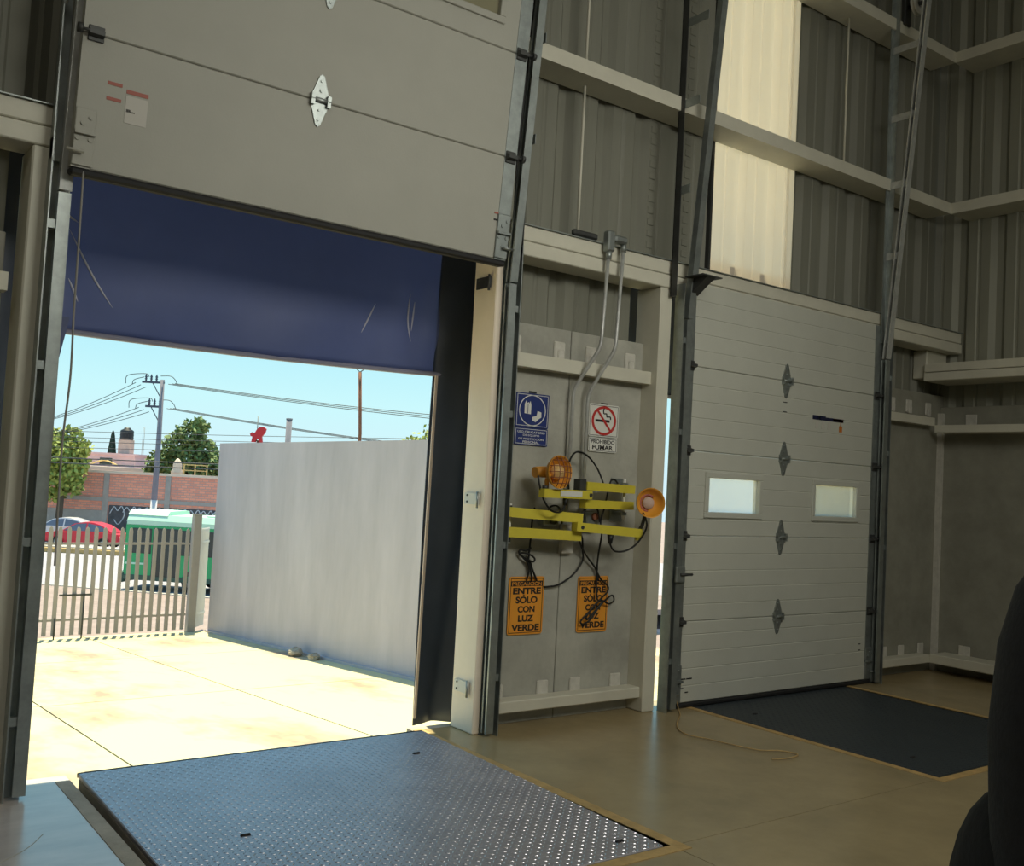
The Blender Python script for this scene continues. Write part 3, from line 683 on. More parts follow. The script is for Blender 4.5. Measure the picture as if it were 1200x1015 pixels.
# lower light: wall plate at left, arms to the right, lamp at right
t = thing('dock_light', (3.78, .15, 1.25), 'yellow swing arm dock light reaching toward the closed door, bare bowl lamp', 'dock light', 'dock lights between the doors')
MB().box(3.70, 3.80, .135, .15, 1.11, 1.20, .004).build('wall_plate', 'steel_galv', t); MB().box(3.70, 3.80, .135, .15, 1.35, 1.44, .004).build('wall_plate', 'steel_galv', t)
MB().tube([(3.745, .06, 1.15), (3.745, .06, 1.40)], .010, 8).build('pivot_rod', 'sign_white', t)
for z in (1.19, 1.36): MB().box(3.69, 3.73, .02, .14, z-.03, z+.03).build('pivot_lug', 'steel_dark', t)
barz(MB(), (3.70, .03, 1.350), (4.26, -.02, 1.324), .062, .06).build('support_arm', 'lamp_yellow', t)
barz(MB(), (3.695, .03, 1.225), (4.255, -.02, 1.208), .062, .06).build('support_arm', 'lamp_yellow', t)
barz(MB(), (4.175, -.07, 1.272), (4.71, -.12, 1.238), .058, .05).build('outer_arm', 'lamp_yellow', t)
MB().tube([(4.215, -.105, 1.268), (4.215, -.03, 1.268)], .012, 8).build('pivot_bolt', 'steel_dark', t)
MB().box(4.205, 4.255, -.045, .0, 1.225, 1.31).build('pivot_block', 'lamp_yellow', t)
k, m = lamp_head(t, (4.70, -.22, 1.447), (-.40, -.9, .05), .096, .075, False)
MB().tube([k, k+Vector((.03, .05, 0))], [.045, .035], 10).build('lamp_neck', 'lamp_orange', t)
MB().tube([(4.70, -.12, 1.26), (4.715, -.13, 1.29), (4.71, -.16, 1.37)], .012, 8).build('lamp_yoke', 'steel_dark', t)
MB().tube([(4.69, -.12, 1.215), (4.69, -.12, 1.19)], .018, 8).build('yoke_bolt', 'lamp_yellow', t)
MB().tube([(4.46, -.10, 1.225), (4.46, -.10, 1.165)], [.022, .014], 8).build('plug', 'cable_black', t)

def cord(label, pts, r=.0065, group='black power cords of the dock lights', m='cable_black', name='power_cord', cat='cord'):
    return tag(MB().tube(spline(pts, 7), r, 6).build(name, m, fix=False), label, cat, group)
cord('black cord from the guarded lamp down to the plug on its arm', [(3.845, -.08, 1.585), (3.85, -.09, 1.53), (3.88, -.10, 1.44), (3.94, -.10, 1.375), (4.01, -.10, 1.36), (4.055, -.09, 1.385), (4.07, -.085, 1.41)])
cord('black cord arching over between the conduits above the upper arms', [(4.115, -.06, 1.51), (4.105, -.06, 1.60), (4.14, -.03, 1.70), (4.22, .0, 1.755), (4.33, .02, 1.735), (4.42, .02, 1.66), (4.465, .0, 1.56)])
cord('black cord looping from the bare bowl lamp back to its arm', [(4.66, -.19, 1.38), (4.70, -.19, 1.29), (4.67, -.15, 1.185), (4.60, -.12, 1.125), (4.51, -.10, 1.115), (4.465, -.10, 1.155), (4.46, -.10, 1.19)])
cord('black cord dropping between the two upper arms to the lower arm', [(4.50, -.01, 1.50), (4.505, .02, 1.40), (4.485, .03, 1.30), (4.50, .03, 1.22), (4.54, .10, 1.06), (4.555, .12, .97), (4.56, .125, .90)])
cord('black cord curling up from the arm joint to the socket', [(4.265, -.01, 1.29), (4.30, -.01, 1.375), (4.38, .02, 1.405), (4.45, .03, 1.385), (4.475, .03, 1.30)])
cord('short black cord humped over the long lower arms', [(4.03, .04, 1.345), (4.055, .04, 1.39), (4.11, .04, 1.395), (4.15, .04, 1.35), (4.17, .06, 1.28)])
cord('short black cord humped above the guarded lamp arms', [(4.54, .02, 1.555), (4.565, .03, 1.585), (4.60, .03, 1.585), (4.62, .02, 1.555)])
cord('black cord hanging from the long arms to the cord bundle over the sign', [(3.94, .06, 1.38), (3.95, .09, 1.30), (3.965, .115, 1.20), (3.966, .125, 1.11), (3.962, .128, 1.02)])
cord('black cord swinging from the arm joint low to the caution sign', [(4.22, .02, 1.20), (4.38, .10, 1.205), (4.412, .115, 1.10), (4.42, .12, 1.035), (4.36, .12, .955), (4.28, .125, .90), (4.20, .125, .87), (4.105, .13, .862)])
cord('black cord slanting from the arm joint to the knotted cord', [(4.27, -.0, 1.20), (4.36, .07, 1.13), (4.46, .11, 1.05), (4.54, .12, .98), (4.575, .125, .90)])
b = MB()
b.tube(spline([(3.966, .11, 1.12), (3.93, .115, 1.10), (3.885, .12, 1.105), (3.885, .12, 1.075), (3.94, .115, 1.045), (3.99, .11, 1.03), (4.0, .11, 1.05), (3.96, .11, 1.075), (3.90, .115, 1.085), (3.895, .12, 1.07), (3.95, .115, 1.02), (3.965, .12, .97), (3.955, .125, .905)], 7), .0065, 6)
b.tube(spline([(3.965, .12, 1.02), (3.985, .12, .96), (4.0, .125, .90)], 6), .0065, 6)
b.tube(spline([(3.965, .12, 1.04), (4.0, .12, .97), (4.04, .125, .905)], 6), .0065, 6)
tag(b.build('cord_bundle', 'cable_black', fix=False), 'bundled black cord tied above the doorway side caution sign', 'cord')
b = MB()
b.tube(spline([(4.56, .12, .95), (4.60, .12, .90), (4.655, .115, .86), (4.65, .11, .82), (4.58, .105, .77), (4.50, .105, .70), (4.43, .11, .64), (4.425, .11, .615), (4.465, .11, .615), (4.51, .105, .645), (4.56, .10, .71), (4.61, .10, .755), (4.68, .105, .795), (4.71, .11, .785), (4.71, .11, .755), (4.66, .105, .74), (4.59, .10, .765), (4.53, .10, .735), (4.47, .105, .665), (4.48, .11, .64), (4.54, .10, .70), (4.60, .10, .76)], 7), .006, 6)
b.tube(spline([(4.56, .12, .95), (4.555, .12, .86), (4.56, .11, .77)], 6), .006, 6)
tag(b.build('cord_bundle', 'cable_black', fix=False), 'knotted black cord hanging in front of the second caution sign', 'cord')
cord('thin brown cord lying in a curl on the tan floor', [(5.235, -.03, .06), (5.22, -.06, .008), (5.10, -.19, .008), (4.86, -.39, .008), (4.745, -.57, .008), (4.785, -.73, .008), (4.825, -.90, .008), (4.88, -1.05, .008), (4.99, -1.12, .008), (5.02, -1.22, .008), (4.90, -1.25, .008), (4.78, -1.22, .008)], .004, None, 'curb_ochre', 'floor_cord')
cord('thin grey pull rope hanging from the raised door', [(1.045, -.17, 2.84), (1.048, -.17, 2.5), (1.052, -.16, 2.2), (1.06, -.15, 1.9), (1.048, -.15, 1.62), (1.05, -.15, 1.35), (1.055, -.15, 1.05)], .005, None, 'rope_grey', 'pull_rope', 'rope')

# ------------------------------------------------------------------ dock shelters
def head(x0, x1, z0, z1, y):
    def f(u, v_):
        x = x0+(x1-x0)*u; z = z0(u)+(z1-z0(u))*v_
        wv = .012*math.sin(9*u+3*v_)+.010*math.sin(21*u-5*v_)*(1-v_)+.025*(1-v_)**6
        crease = .03*math.exp(-((u-.82-.05*v_)/.025)**2)*math.sin(PI*v_)+.03*math.exp(-((u-.15+.12*v_)/.03)**2)*math.sin(PI*v_)
        return (x, y+wv+crease, z)
    return f
def curtain(fn, name, m, parent, nu=48, nv=24, th=.006):
    mb = MB().grid(fn, nu, nv); mb.grid(lambda u, v_: tuple(a+b for a, b in zip(fn(u, v_), (0, th, 0))), nu, nv)
    # close the rim
    for e in ([(i/nu, 0) for i in range(nu+1)], [(i/nu, 1) for i in range(nu+1)], [(0, j/nv) for j in range(nv+1)], [(1, j/nv) for j in range(nv+1)]):
        vs = []
        for (u, v_) in e: p = fn(u, v_); vs += [p, (p[0], p[1]+th, p[2])]
        mb.add(vs, [(2*i, 2*i+2, 2*i+3, 2*i+1) for i in range(len(e)-1)])
    return mb.build(name, m, parent)
def shelter(x0, x1, label, loc, inner, added_sunshade, flap, zlow, vin='vinyl_navy'):
    t = thing('dock_shelter', loc, label, 'dock shelter', 'dock shelters outside the doors')
    xa, xb = inner
    curtain(head(x0-.1, x1+.1, lambda u: zlow+.03*u-.02*math.sin(PI*u), 3.279, .70), 'head_curtain', vin, t)
    MB().tube(spline([(x0-.1, .715, zlow-.002), (x0+.27*(x1-x0), .712, zlow-.008), ((x0+x1)/2, .715, zlow-.007), (x0+.75*(x1-x0), .712, zlow+.006), (x1+.1, .715, zlow+.028)], 10), .016, 8).build('hem_rod', 'vinyl_hem', t)
    def side(sx_, xi, xo):
        def f(u, v_):
            x = xi+(xo-xi)*u; z = -.10+(3.2+.1)*v_
            x += sx_*(.05*math.sin(7*v_)*u*(1-u)-.025*(1-v_)*(1-u))
            y = .69-.16*u*u+.035*math.sin(3.2*v_+5*u)+.05*math.exp(-((u-.35-.5*v_)/.12)**2)
            return (x, y, z)
        return f
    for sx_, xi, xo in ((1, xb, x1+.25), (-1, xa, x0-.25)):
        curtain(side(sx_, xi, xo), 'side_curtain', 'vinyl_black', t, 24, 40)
    for xo in (x0-.32, x1+.22): MB().box(xo, xo+.10, .30, .78, -.9, 3.35, .008).build('side_frame', 'steel_dark', t)
    MB().box(x0-.32, x1+.32, .272, added_sunshade, 3.28, 3.34, .008).build('added_sunshade', 'steel_dark', t)  # unseen slab added above the curtain to keep the sun off the leveler
    return t
s1 = shelter(.90, 3.80, 'navy vinyl dock shelter curtain hanging outside the open doorway', (2.3, .7, 2.2), (1.05, 3.535), .75, True, 2.215)
MB().hexa([(3.503, .672, -.05), (3.520, .672, -.05), (3.520, .684, -.05), (3.503, .684, -.05), (3.522, .672, 2.22), (3.540, .672, 2.22), (3.540, .684, 2.22), (3.522, .684, 2.22)]).build('edge_webbing', 'roof_cream', s1)
MB().hexa([(1.075, .62, 1.98), (1.15, .62, 1.95), (1.15, .63, 1.95), (1.075, .63, 1.98), (1.115, .66, 2.28), (1.215, .66, 2.28), (1.215, .67, 2.28), (1.115, .67, 2.28)]).build('torn_flap', 'vinyl_navy', s1)
s2 = shelter(5.05, 7.90, 'black dock shelter outside the closed door, seen through its windows', (6.4, .7, 2.2), (5.0, 7.72), .75, False, 2.3, 'vinyl_black')

hf = head(.80, 3.90, lambda u: 2.215+.03*u-.02*math.sin(PI*u), 3.279, .70)
sc = MB()
for L in ([(1.19, 2.76), (1.325, 2.53), (1.44, 2.37)], [(1.21, 2.50), (1.265, 2.38)], [(3.06, 2.64), (2.97, 2.44)], [(3.315, 2.745), (3.31, 2.57), (3.345, 2.43)], [(3.36, 2.70), (3.345, 2.50)], [(1.14, 2.85), (1.23, 2.80)]):
    P = spline([(x, 0, z) for x, z in L], 8); Q = []
    for q in P:
        u = (q.x-.80)/3.10; z0 = 2.215+.03*u-.02*math.sin(PI*u); Q.append((q.x, hf(u, (q.z-z0)/(3.279-z0))[1]-.001, q.z))
    n = len(Q); sc.tube(Q, [.0012+.005*math.sin(PI*i/(n-1)) for i in range(n)], 5)
tag(sc.build('scuff_marks', 'vinyl_scuff', s1), kind='stuff')
# ------------------------------------------------------------------ yard
def gz(y): return -1.2-.068*y if y < 32.4 else -3.40
yd = thing('yard_pavement', (0, 0, -1.2), 'sunlit cream concrete yard sloping down to the gate', 'pavement', kind='structure')
xs = [-9, -4.9, -.85, 3.2, 6.0, 8.80]; ys = [.3, 4.2, 9.8, 14.6, 19.2, 26, 32.4]
def yslab(x0, x1, y0, y1):
    g = .012
    MB().hexa([(x0+g, y0+g, gz(y0)-.2), (x1-g, y0+g, gz(y0)-.2), (x1-g, y1-g, gz(y1)-.2), (x0+g, y1-g, gz(y1)-.2), (x0+g, y0+g, gz(y0+g)), (x1-g, y0+g, gz(y0+g)), (x1-g, y1-g, gz(y1-g)), (x0+g, y1-g, gz(y1-g))]).build('slab', 'yard_slab', yd)
for i in range(5):
    for j in range(4): yslab(xs[i], xs[i+1], ys[j], ys[j+1])
yslab(9.05, 16, .3, 8); yslab(9.05, 16, 8, 19.2)
MB().hexa([(-40, 19.2, gz(19.2)-.2), (40, 19.2, gz(19.2)-.2), (40, 25.4, gz(25.4)-.2), (-40, 25.4, gz(25.4)-.2), (-40, 19.2, gz(19.2)-.01), (40, 19.2, gz(19.2)-.01), (40, 25.4, gz(25.4)-.01), (-40, 25.4, gz(25.4)-.01)]).build('apron', 'pavement_pink', yd)
MB().hexa([(-9, .3, gz(.3)-.3), (16, .3, gz(.3)-.3), (16, 19.2, gz(19.2)-.3), (-9, 19.2, gz(19.2)-.3), (-9, .3, gz(.3)-.06), (16, .3, gz(.3)-.06), (16, 19.2, gz(19.2)-.06), (-9, 19.2, gz(19.2)-.06)]).build('sub_base', 'rock', yd)
bw = thing('boundary_wall', (8.95, 13, -2), 'tall grey rendered boundary wall along the yard', 'wall', kind='structure')
MB().hexa([(8.83, 7.6, gz(7.6)-.1), (9.05, 7.6, gz(7.6)-.1), (9.05, 18.9, gz(18.9)-.1), (8.83, 18.9, gz(18.9)-.1), (8.83, 7.6, 2.19), (9.05, 7.6, 2.19), (9.05, 18.9, 2.12), (8.83, 18.9, 2.12)]).build('rendered_face', 'wall_render', bw)
MB().hexa([(8.76, 7.6, gz(7.6)-.1), (8.83, 7.6, gz(7.6)-.1), (8.83, 18.9, gz(18.9)-.1), (8.76, 18.9, gz(18.9)-.1), (8.76, 7.6, gz(7.6)+.05), (8.83, 7.6, gz(7.6)+.05), (8.83, 18.9, gz(18.9)+.05), (8.76, 18.9, gz(18.9)+.05)]).build('footing', 'wall_render', bw)
# two stones at the foot of the wall
for (x, y, r_, lab) in ((8.56, 13.3, .13, 'larger tan stone lying at the foot of the boundary wall'), (8.60, 12.55, .10, 'smaller tan stone beside the larger one at the boundary wall')):
    mb = MB(); mb.ball((x, y, gz(y)+r_*.55), r_, 9, 6, (1.2, 1.3, .75))
    mb.v = [(a+random.uniform(-.02, .02), b_+random.uniform(-.02, .02), c_+random.uniform(-.012, .012)) for a, b_, c_ in mb.v]
    mb.sm = [False]*len(mb.sm); tag(mb.build('stone', 'rock'), lab, 'stone', 'stones by the boundary wall')
# gate of palisade slats
gt = thing('palisade_gate', (5.4, 18.75, -2.4), 'grey palisade gate of pointed slats at the end of the yard', 'gate')
src = None; zb, zt = -2.43, 0.0
def slat_mesh():
    m_ = MB(); w_ = .045
    return m_.prism([(-w_, 0), (w_, 0), (w_, 2.34), (w_*.7, 2.40), (0, 2.43), (-w_*.7, 2.40), (-w_, 2.34)], 'y', -.012, .012)
n_s = 29; X0, X1 = 2.75, 8.22
for i in range(n_s):
    x = X0+(X1-X0)*i/(n_s-1); y = 18.62+.07*(x-3)/1.0; loc = (x-5.4, y-18.75, (-2.40-.03*(x-5.4)*.2)+2.4)
    if src is None: src = slat_mesh().build('slat', 'gate_paint', gt, local=True); src.location = loc
    else: inst(src, gt, loc)
def rail(z, x0=2.7, x1=8.3): barz(MB(), (x0, 18.62+.07*(x0-3)+.035, z), (x1, 18.62+.07*(x1-3)+.035, z), .05, .04).build('rail', 'gate_paint', gt)
rail(-.36); rail(-2.06)
barz(MB(), (5.35, 18.73, -1.50), (6.05, 18.78, -1.50), .04, .03).build('latch_bar', 'steel_dark', gt)
for x in (5.30, 5.88): MB().tube([(x, 18.74, -1.50 if x > 5.5 else -2.0), (x, 18.74, gz(18.74))], .016, 6).build('drop_rod', 'steel_dark', gt)
gp = thing('gate_post', (8.44, 19.05, gz(19.05)), 'thick grey square gate post at the boundary wall', 'post')
MB().box(8.35, 8.54, 18.96, 19.15, gz(19.1)-.05, .34, .01).build('shaft', 'gate_paint', gp); MB().box(8.34, 8.55, 18.95, 19.16, .34, .36).build('cap', 'gate_paint', gp)
fp = thing('palisade_fence_panel', (8.7, 19.5, -2.5), 'pale palisade fence panel between the gate post and the boundary wall', 'fence')
for i in range(9):
    u = i/8; x = 8.57+.40*u; y = 19.14+.50*u; o = slat_mesh().build('slat', 'fence_paint', fp, local=True) if i == 0 else inst(o, fp, (0, 0, 0))
    o.location = (x-8.7, y-19.5, -2.42+2.5); o.rotation_euler = (0, 0, math.radians(62)); o.scale = (.55, 1, 1)
for z in (-.34, -2.1): barz(MB(), (8.57, 19.17, z), (8.99, 19.64, z), .05, .03).build('rail', 'fence_paint', fp)

# ------------------------------------------------------------------ street, in a frame turned to the camera heading
U = Vector((math.cos(YAW), -math.sin(YAW), 0)); V = Vector((math.sin(YAW), math.cos(YAW), 0)); O = Vector((0, -4.941, 0))
def S(L, D, z): return O+U*L+V*D+Vector((0, 0, z))
def sthing(name, L, D, z, label, cat, group=None, kind=None, turn=0.):
    o = thing(name, S(L, D, z), label, cat, group, kind, rot=(0, 0, -YAW+turn)); return o
st = sthing('street', 0, 50, -3.4, 'bleached grey street behind the gate', 'street', kind='structure')
MB().hexa([(-70, -8, -.2), (50, -18, -.2), (50, 18, -.2), (-70, 18, -.2), (-70, -8, 0), (50, -18, 0), (50, 18, 0), (-70, 18, 0)]).build('carriageway', 'street_asphalt', st, local=True)
sw = sthing('sidewalk', 0, 36, -3.35, 'pinkish paved sidewalk outside the gate', 'sidewalk', kind='structure')
MB().hexa([(-60, -12, -.2), (20, -9, -.2), (20, -5.0, -.2), (-60, 10.5, -.2), (-60, -12, .02), (20, -9, .02), (20, -5.0, .02), (-60, 10.5, .02)]).build('paving', 'pavement_pink', sw, local=True)
MB().hexa([(-60, 10.5, -.2), (20, -5.0, -.2), (20, -4.75, -.2), (-60, 10.75, -.2), (-60, 10.5, .05), (20, -5.0, .05), (20, -4.75, .05), (-60, 10.75, .05)]).build('kerb', 'kerb_white', sw, local=True)
md = sthing('median', -22, 53, -3.4, 'street median with a yellow painted kerb in front of the parked cars', 'kerb', kind='structure')
MB().box(-30, 30, -.6, -.3, 0, .24, .02).build('yellow_kerb', 'kerb_yellow', md, local=True); MB().box(-30, 30, -.3, 1.0, 0, .30).build('median_top', 'kerb_white', md, local=True)
far = sthing('far_ground', 0, 100, -3.5, 'ground beyond the street under the houses', 'ground', kind='structure')
MB().box(-150, 150, -38, 60, -.3, 0).build('ground_sheet', 'pavement_pink', far, local=True)
# bus: local x along its length, front-left corner at x=0, y=0 near side
bs = sthing('bus', -14.75, 38.6, -3.4, 'green city bus with pale roof passing behind the gate', 'bus', turn=math.radians(-6))
def bp_(mb, prof, x0, x1): return mb.prism(prof, 'x', x0, x1)
BW = 2.3; BL = 9.0
bp_(MB(), [(0, .55), (BW, .55), (BW, 2.55), (0, 2.55)], 0, BL).build('body_side', 'bus_green', bs, local=True)
bp_(MB(), [(0, 2.53), (BW, 2.53), (BW, 2.72), (BW-.15, 2.95), (.15, 2.95), (0, 2.72)], .02, BL).build('roof', 'bus_pale', bs, local=True)
bp_(MB(), [(.10, 2.93), (BW-.1, 2.93), (BW-.3, 3.10), (.3, 3.10)], .0, 1.6).build('roof_pod', 'bus_pale', bs, local=True)
MB().box(3.0, 5.0, .5, 1.7, 2.94, 3.02, .03).build('roof_hatch', 'bus_pale', bs, local=True)
MB().box(-.04, BL, -.03, BW+.03, .42, .62, .03).build('skirt', 'bumper_dark', bs, local=True)
MB().box(-.22, .05, -.05, BW+.05, .30, .72, .06).build('bumper', 'bumper_dark', bs, local=True)
for x in (.28, 2.25, 3.15, 4.05, 5.0, 5.95, 6.9, 7.85): MB().box(x, x+.78, -.025, .01, 1.45, 2.42, .01).build('side_window', 'glass_dark', bs, local=True)
MB().box(1.12, 2.12, -.03, .01, .55, 2.45, .01).build('door_panel', 'glass_dark', bs, local=True)
MB().box(1.60, 1.64, -.045, -.028, .55, 2.45).build('door_post', 'bus_green', bs, local=True)
for x in (.05, 4.4): MB().box(x, x+.9, -.03, 0, 1.02, 1.09).build('trim_line', 'bus_pale', bs, local=True)
MB().box(-.02, .0, .15, BW-.15, 1.45, 2.45).build('windscreen', 'glass_dark', bs, local=True)
def wheel(parent, x, y, r_, wd, z=None):
    mtx = Matrix.Translation((x, y, r_ if z is None else z)) @ Matrix.Rotation(PI/2, 4, 'X')
    a_ = MB().lathe([(r_*.6, -wd/2), (r_*.95, -wd/2), (r_, -wd*.3), (r_, wd*.3), (r_*.95, wd/2), (r_*.6, wd/2)], 18, mtx).build('wheel', 'tyre', parent, local=True)
    MB().lathe([(.001, wd*.42), (r_*.25, wd*.5), (r_*.62, wd*.40), (r_*.62, -wd*.4), (.001, -wd*.4)], 18, mtx).build('hub_cap', 'hub', a_, local=True)
for x in (2.8, 7.0):
    for y in (.12, BW-.12): wheel(bs, x, y, .46, .26)
# cars, local x along the length, near side at y=0
def car(label, L, D, paint, turn):
    c = sthing('car', L, D, -3.38, label, 'car', 'cars parked beyond the median', turn=turn); ln, wd = 4.4, 1.7
    low = [(.0, .35), (.05, .62), (.35, .82), (1.1, .92), (3.55, .95), (4.3, .85), (4.4, .6), (4.36, .32), (3.85, .28), (3.80, .50), (3.60, .62), (3.38, .62), (3.18, .5), (3.12, .25), (1.28, .25), (1.22, .5), (1.02, .62), (.80, .62), (.60, .5), (.55, .28)]
    m_ = MB(); n = len(low)
    for (y, s_) in ((0, 0), (wd, 0)): pass
    vs = []
    for (y, k_) in ((.06, .97), (0, 1), (wd, 1), (wd-.06, .97)):
        for (x, z) in low: vs.append((2.2+(x-2.2)*k_, y, .6+(z-.6)*k_))
    fs = [tuple(range(n-1, -1, -1)), tuple(range(3*n, 4*n))]
    for j in range(3): fs += [(j*n+i, j*n+(i+1) % n, (j+1)*n+(i+1) % n, (j+1)*n+i) for i in range(n)]
    m_.add(vs, fs).build('body', paint, c, local=True)
    cab = [(1.05, .90), (1.75, 1.34), (2.2, 1.44), (2.75, 1.44), (3.3, 1.30), (3.95, .92)]
    m_ = MB(); n = len(cab); vs = []
    for (y0, y1, t_) in ((.08, wd-.08, 0), ):
        for side in (0, 1):
            for (x, z) in cab: ins = .20*(z-.9)/.54; vs.append((x, (y0+ins) if not side else (y1-ins), z))
    m_.add(vs, [tuple(range(n-1, -1, -1)), tuple(range(n, 2*n))]+[(i, (i+1) % n, n+(i+1) % n, n+i) for i in range(n)]).build('cabin', paint, c, local=True)
    for side in (0, 1):
        for (q0, q1, q2, q3) in (((1.22, .955), (2.42, .955), (2.42, 1.385), (1.85, 1.33)), ((2.50, .955), (3.72, .965), (3.22, 1.27), (2.50, 1.385))):
            vs = []
            for (x, z) in (q0, q1, q2, q3):
                ins = .08+.20*(z-.9)/.54-.012; y = ins if not side else wd-ins; vs.append((x, y, z))
            for (x, z) in (q0, q1, q2, q3):
                ins = .08+.20*(z-.9)/.54+.02; y = ins if not side else wd-ins; vs.append((x, y, z))
            MB().add(vs, [(0, 1, 2, 3), (7, 6, 5, 4), (0, 4, 5, 1), (1, 5, 6, 2), (2, 6, 7, 3), (3, 7, 4, 0)]).build('side_window', 'car_glass', c, local=True)
    MB().add([(1.13, .25, .97), (1.13, wd-.25, .97), (1.72, wd-.32, 1.335), (1.72, .32, 1.335), (1.18, .25, .95), (1.18, wd-.25, .95), (1.78, wd-.32, 1.32), (1.78, .32, 1.32)],
             [(0, 1, 2, 3), (7, 6, 5, 4), (0, 4, 5, 1), (1, 5, 6, 2), (2, 6, 7, 3), (3, 7, 4, 0)]).build('windscreen', 'car_glass', c, local=True)
    for x in (.91, 3.49):
        for y in (.10, wd-.10): wheel(c, x, y, .31, .2)
    for x in (.02, 4.33): MB().box(x, x+.06, .12, .38, .60, .72, .01).build('head_light', 'sign_white', c, local=True)
    return c
car('silver grey sedan parked beyond the median, behind the red car', -28.6, 58.6, 'car_silver', 0)
car('bright red sedan parked beyond the median', -25.9, 55.4, 'car_red', 0)

# brick wall across the street
bk = sthing('brick_wall', -25, 66, -3.5, 'red brick wall with grey concrete columns across the street', 'wall', kind='structure')
MB().box(-30, 30, .10, .35, 0, 4.25).build('brick_field', 'brick_red', bk, local=True)
for x in (-6.1, -1.95, 2.15, 6.5): MB().box(x, x+.36, .02, .40, 0, 4.25, .01).build('concrete_column', 'mortar_grey', bk, local=True)
MB().box(-30, 30, .04, .38, 2.38, 2.64).build('bond_beam', 'mortar_grey', bk, local=True)
MB().box(-30, 30, -.02, .42, 4.25, 4.42).build('coping', 'roof_cream', bk, local=True)
MB().box(-30, -1.9, .06, .10, 0, 1.75).build('grey_render', 'mortar_grey', bk, local=True)
MB().box(-1.5, 9, .06, .10, 0, 2.15).build('painted_band', 'paint_dark', bk, local=True)
g = MB()
for k in range(11):
    x = -1.4+k*.85; g.tube(spline([(x, .055, 1.6+.1*(k % 3)), (x+.25, .055, 2.05), (x+.5, .055, 1.8), (x+.75, .055, 2.1), (x+.95, .055, 1.5), (x+.6, .055, .9+.2*(k % 2)), (x+.3, .055, 1.2)], 5), .035, 5)
tag(g.build('graffiti_strokes', 'paint_pale', bk, local=True), kind='stuff')

# house, tank, cypress
hs = sthing('house', -32.2, 80, -3.5, 'pink flat roofed house behind the brick wall', 'house')
MB().box(-2.1, 1.9, 0, 3, 0, 5.55).build('house_wall', 'house_pink', hs, local=True); MB().box(-2.2, 2.0, -.1, 3, 5.55, 5.72).build('parapet', 'house_pink', hs, local=True)
MB().box(-3.4, 6.2, -4.0, 0, 0, 4.35).build('front_wing', 'house_pink', hs, local=True); MB().box(-3.5, 6.4, -4.2, 0, 4.35, 4.62).build('wing_roof', 'roof_cream', hs, local=True)
MB().tube(spline([(-1.5, -.6, 4.7), (-.3, -.6, 5.1), (.8, -.6, 4.75)], 6), .06, 6).build('roof_pipe', 'rail_yellow', hs, local=True)
MB().box(-.9, .1, -.03, 0, 4.75, 5.3).build('house_window', 'glass_dark', hs, local=True)
tk = sthing('water_tank', -31.6, 81.4, 2.225, 'black water tank on a tan tower above the pink house', 'tank')
MB().box(-.48, .48, -.48, .48, 0, 1.15, .02).build('tower', 'tank_base', tk, local=True)
MB().lathe([(.001, 1.15), (.52, 1.15), (.54, 1.3), (.52, 1.42), (.54, 1.55), (.52, 1.68), (.54, 1.8), (.50, 1.92), (.26, 2.05), (.24, 2.15), (.001, 2.16)], 20).build('tank', 'tank_black', tk, local=True)
for (a_, b_) in ((.6, .3), (.9, -.2)): MB().tube([(a_+.6, b_, 0), (a_+.6, b_, 2.3)], .02, 5).build('antenna', 'rope_grey', tk, local=True)
ch = sthing('roof_ornament', -22.55, 67.3, .85, 'cream bell shaped roof ornament on the brick wall', 'ornament')
MB().lathe([(.001, 0), (.40, 0), (.40, .25), (.28, .45), (.30, .7), (.2, .95), (.08, 1.1), (.001, 1.15)], 14).build('body', 'roof_cream', ch, local=True)
MB().box(-.5, .5, -.4, .4, -.05, .02).build('foot', 'roof_cream', ch, local=True)
rl = sthing('roof_railing', -21.4, 67.3, .85, 'yellow roof railing behind the brick wall by the ornament', 'railing')
for x in (-.75, 0, .8): MB().box(x, x+.08, 0, .08, 0, .75).build('baluster', 'rail_yellow', rl, local=True)
for z in (.32, .70): MB().box(-.78, .9, .01, .07, z, z+.07).build('rail', 'rail_yellow', rl, local=True)

# trees
def leafball(mb, c, r_, n, s_=.16):
    for _ in range(n):
        d = Vector((random.gauss(0, 1), random.gauss(0, 1), random.gauss(0, 1))).normalized()*r_*random.uniform(.45, 1.0)
        p = Vector(c)+Vector((d.x, d.y, d.z*.85)); a_ = Vector((random.uniform(-1, 1), random.uniform(-1, 1), random.uniform(-1, 1))).normalized()*s_; b_ = a_.orthogonal().normalized()*s_*.6
        mb.add([p-a_, p-b_, p+a_, p+b_], [(0, 1, 2, 3)])
def tree(L, D, z0, label, balls, m, trunk, n=230, s_=.20, cat='tree', group=None, name='tree'):
    t_ = sthing(name, L, D, z0, label, cat, group)
    mb = MB()
    for (x, y, z, r_) in balls: leafball(mb, (x, y, z), r_, int(n*r_*r_), s_)
    tag(mb.build('foliage', m, t_, local=True, fix=False), kind='stuff')
    tb = MB(); tb.tube([(0, 0, 0), (.1, 0, trunk*.5), (0, 0, trunk)], [.28, .2, .12], 8)
    for (x, y, z, r_) in balls: tb.tube([(0, 0, trunk*.7), (x*.6, y*.6, (trunk+z)*.5), (x, y, z)], [.12, .07, .03], 6)
    tb.build('trunk', 'bark', t_, local=True)
    return t_
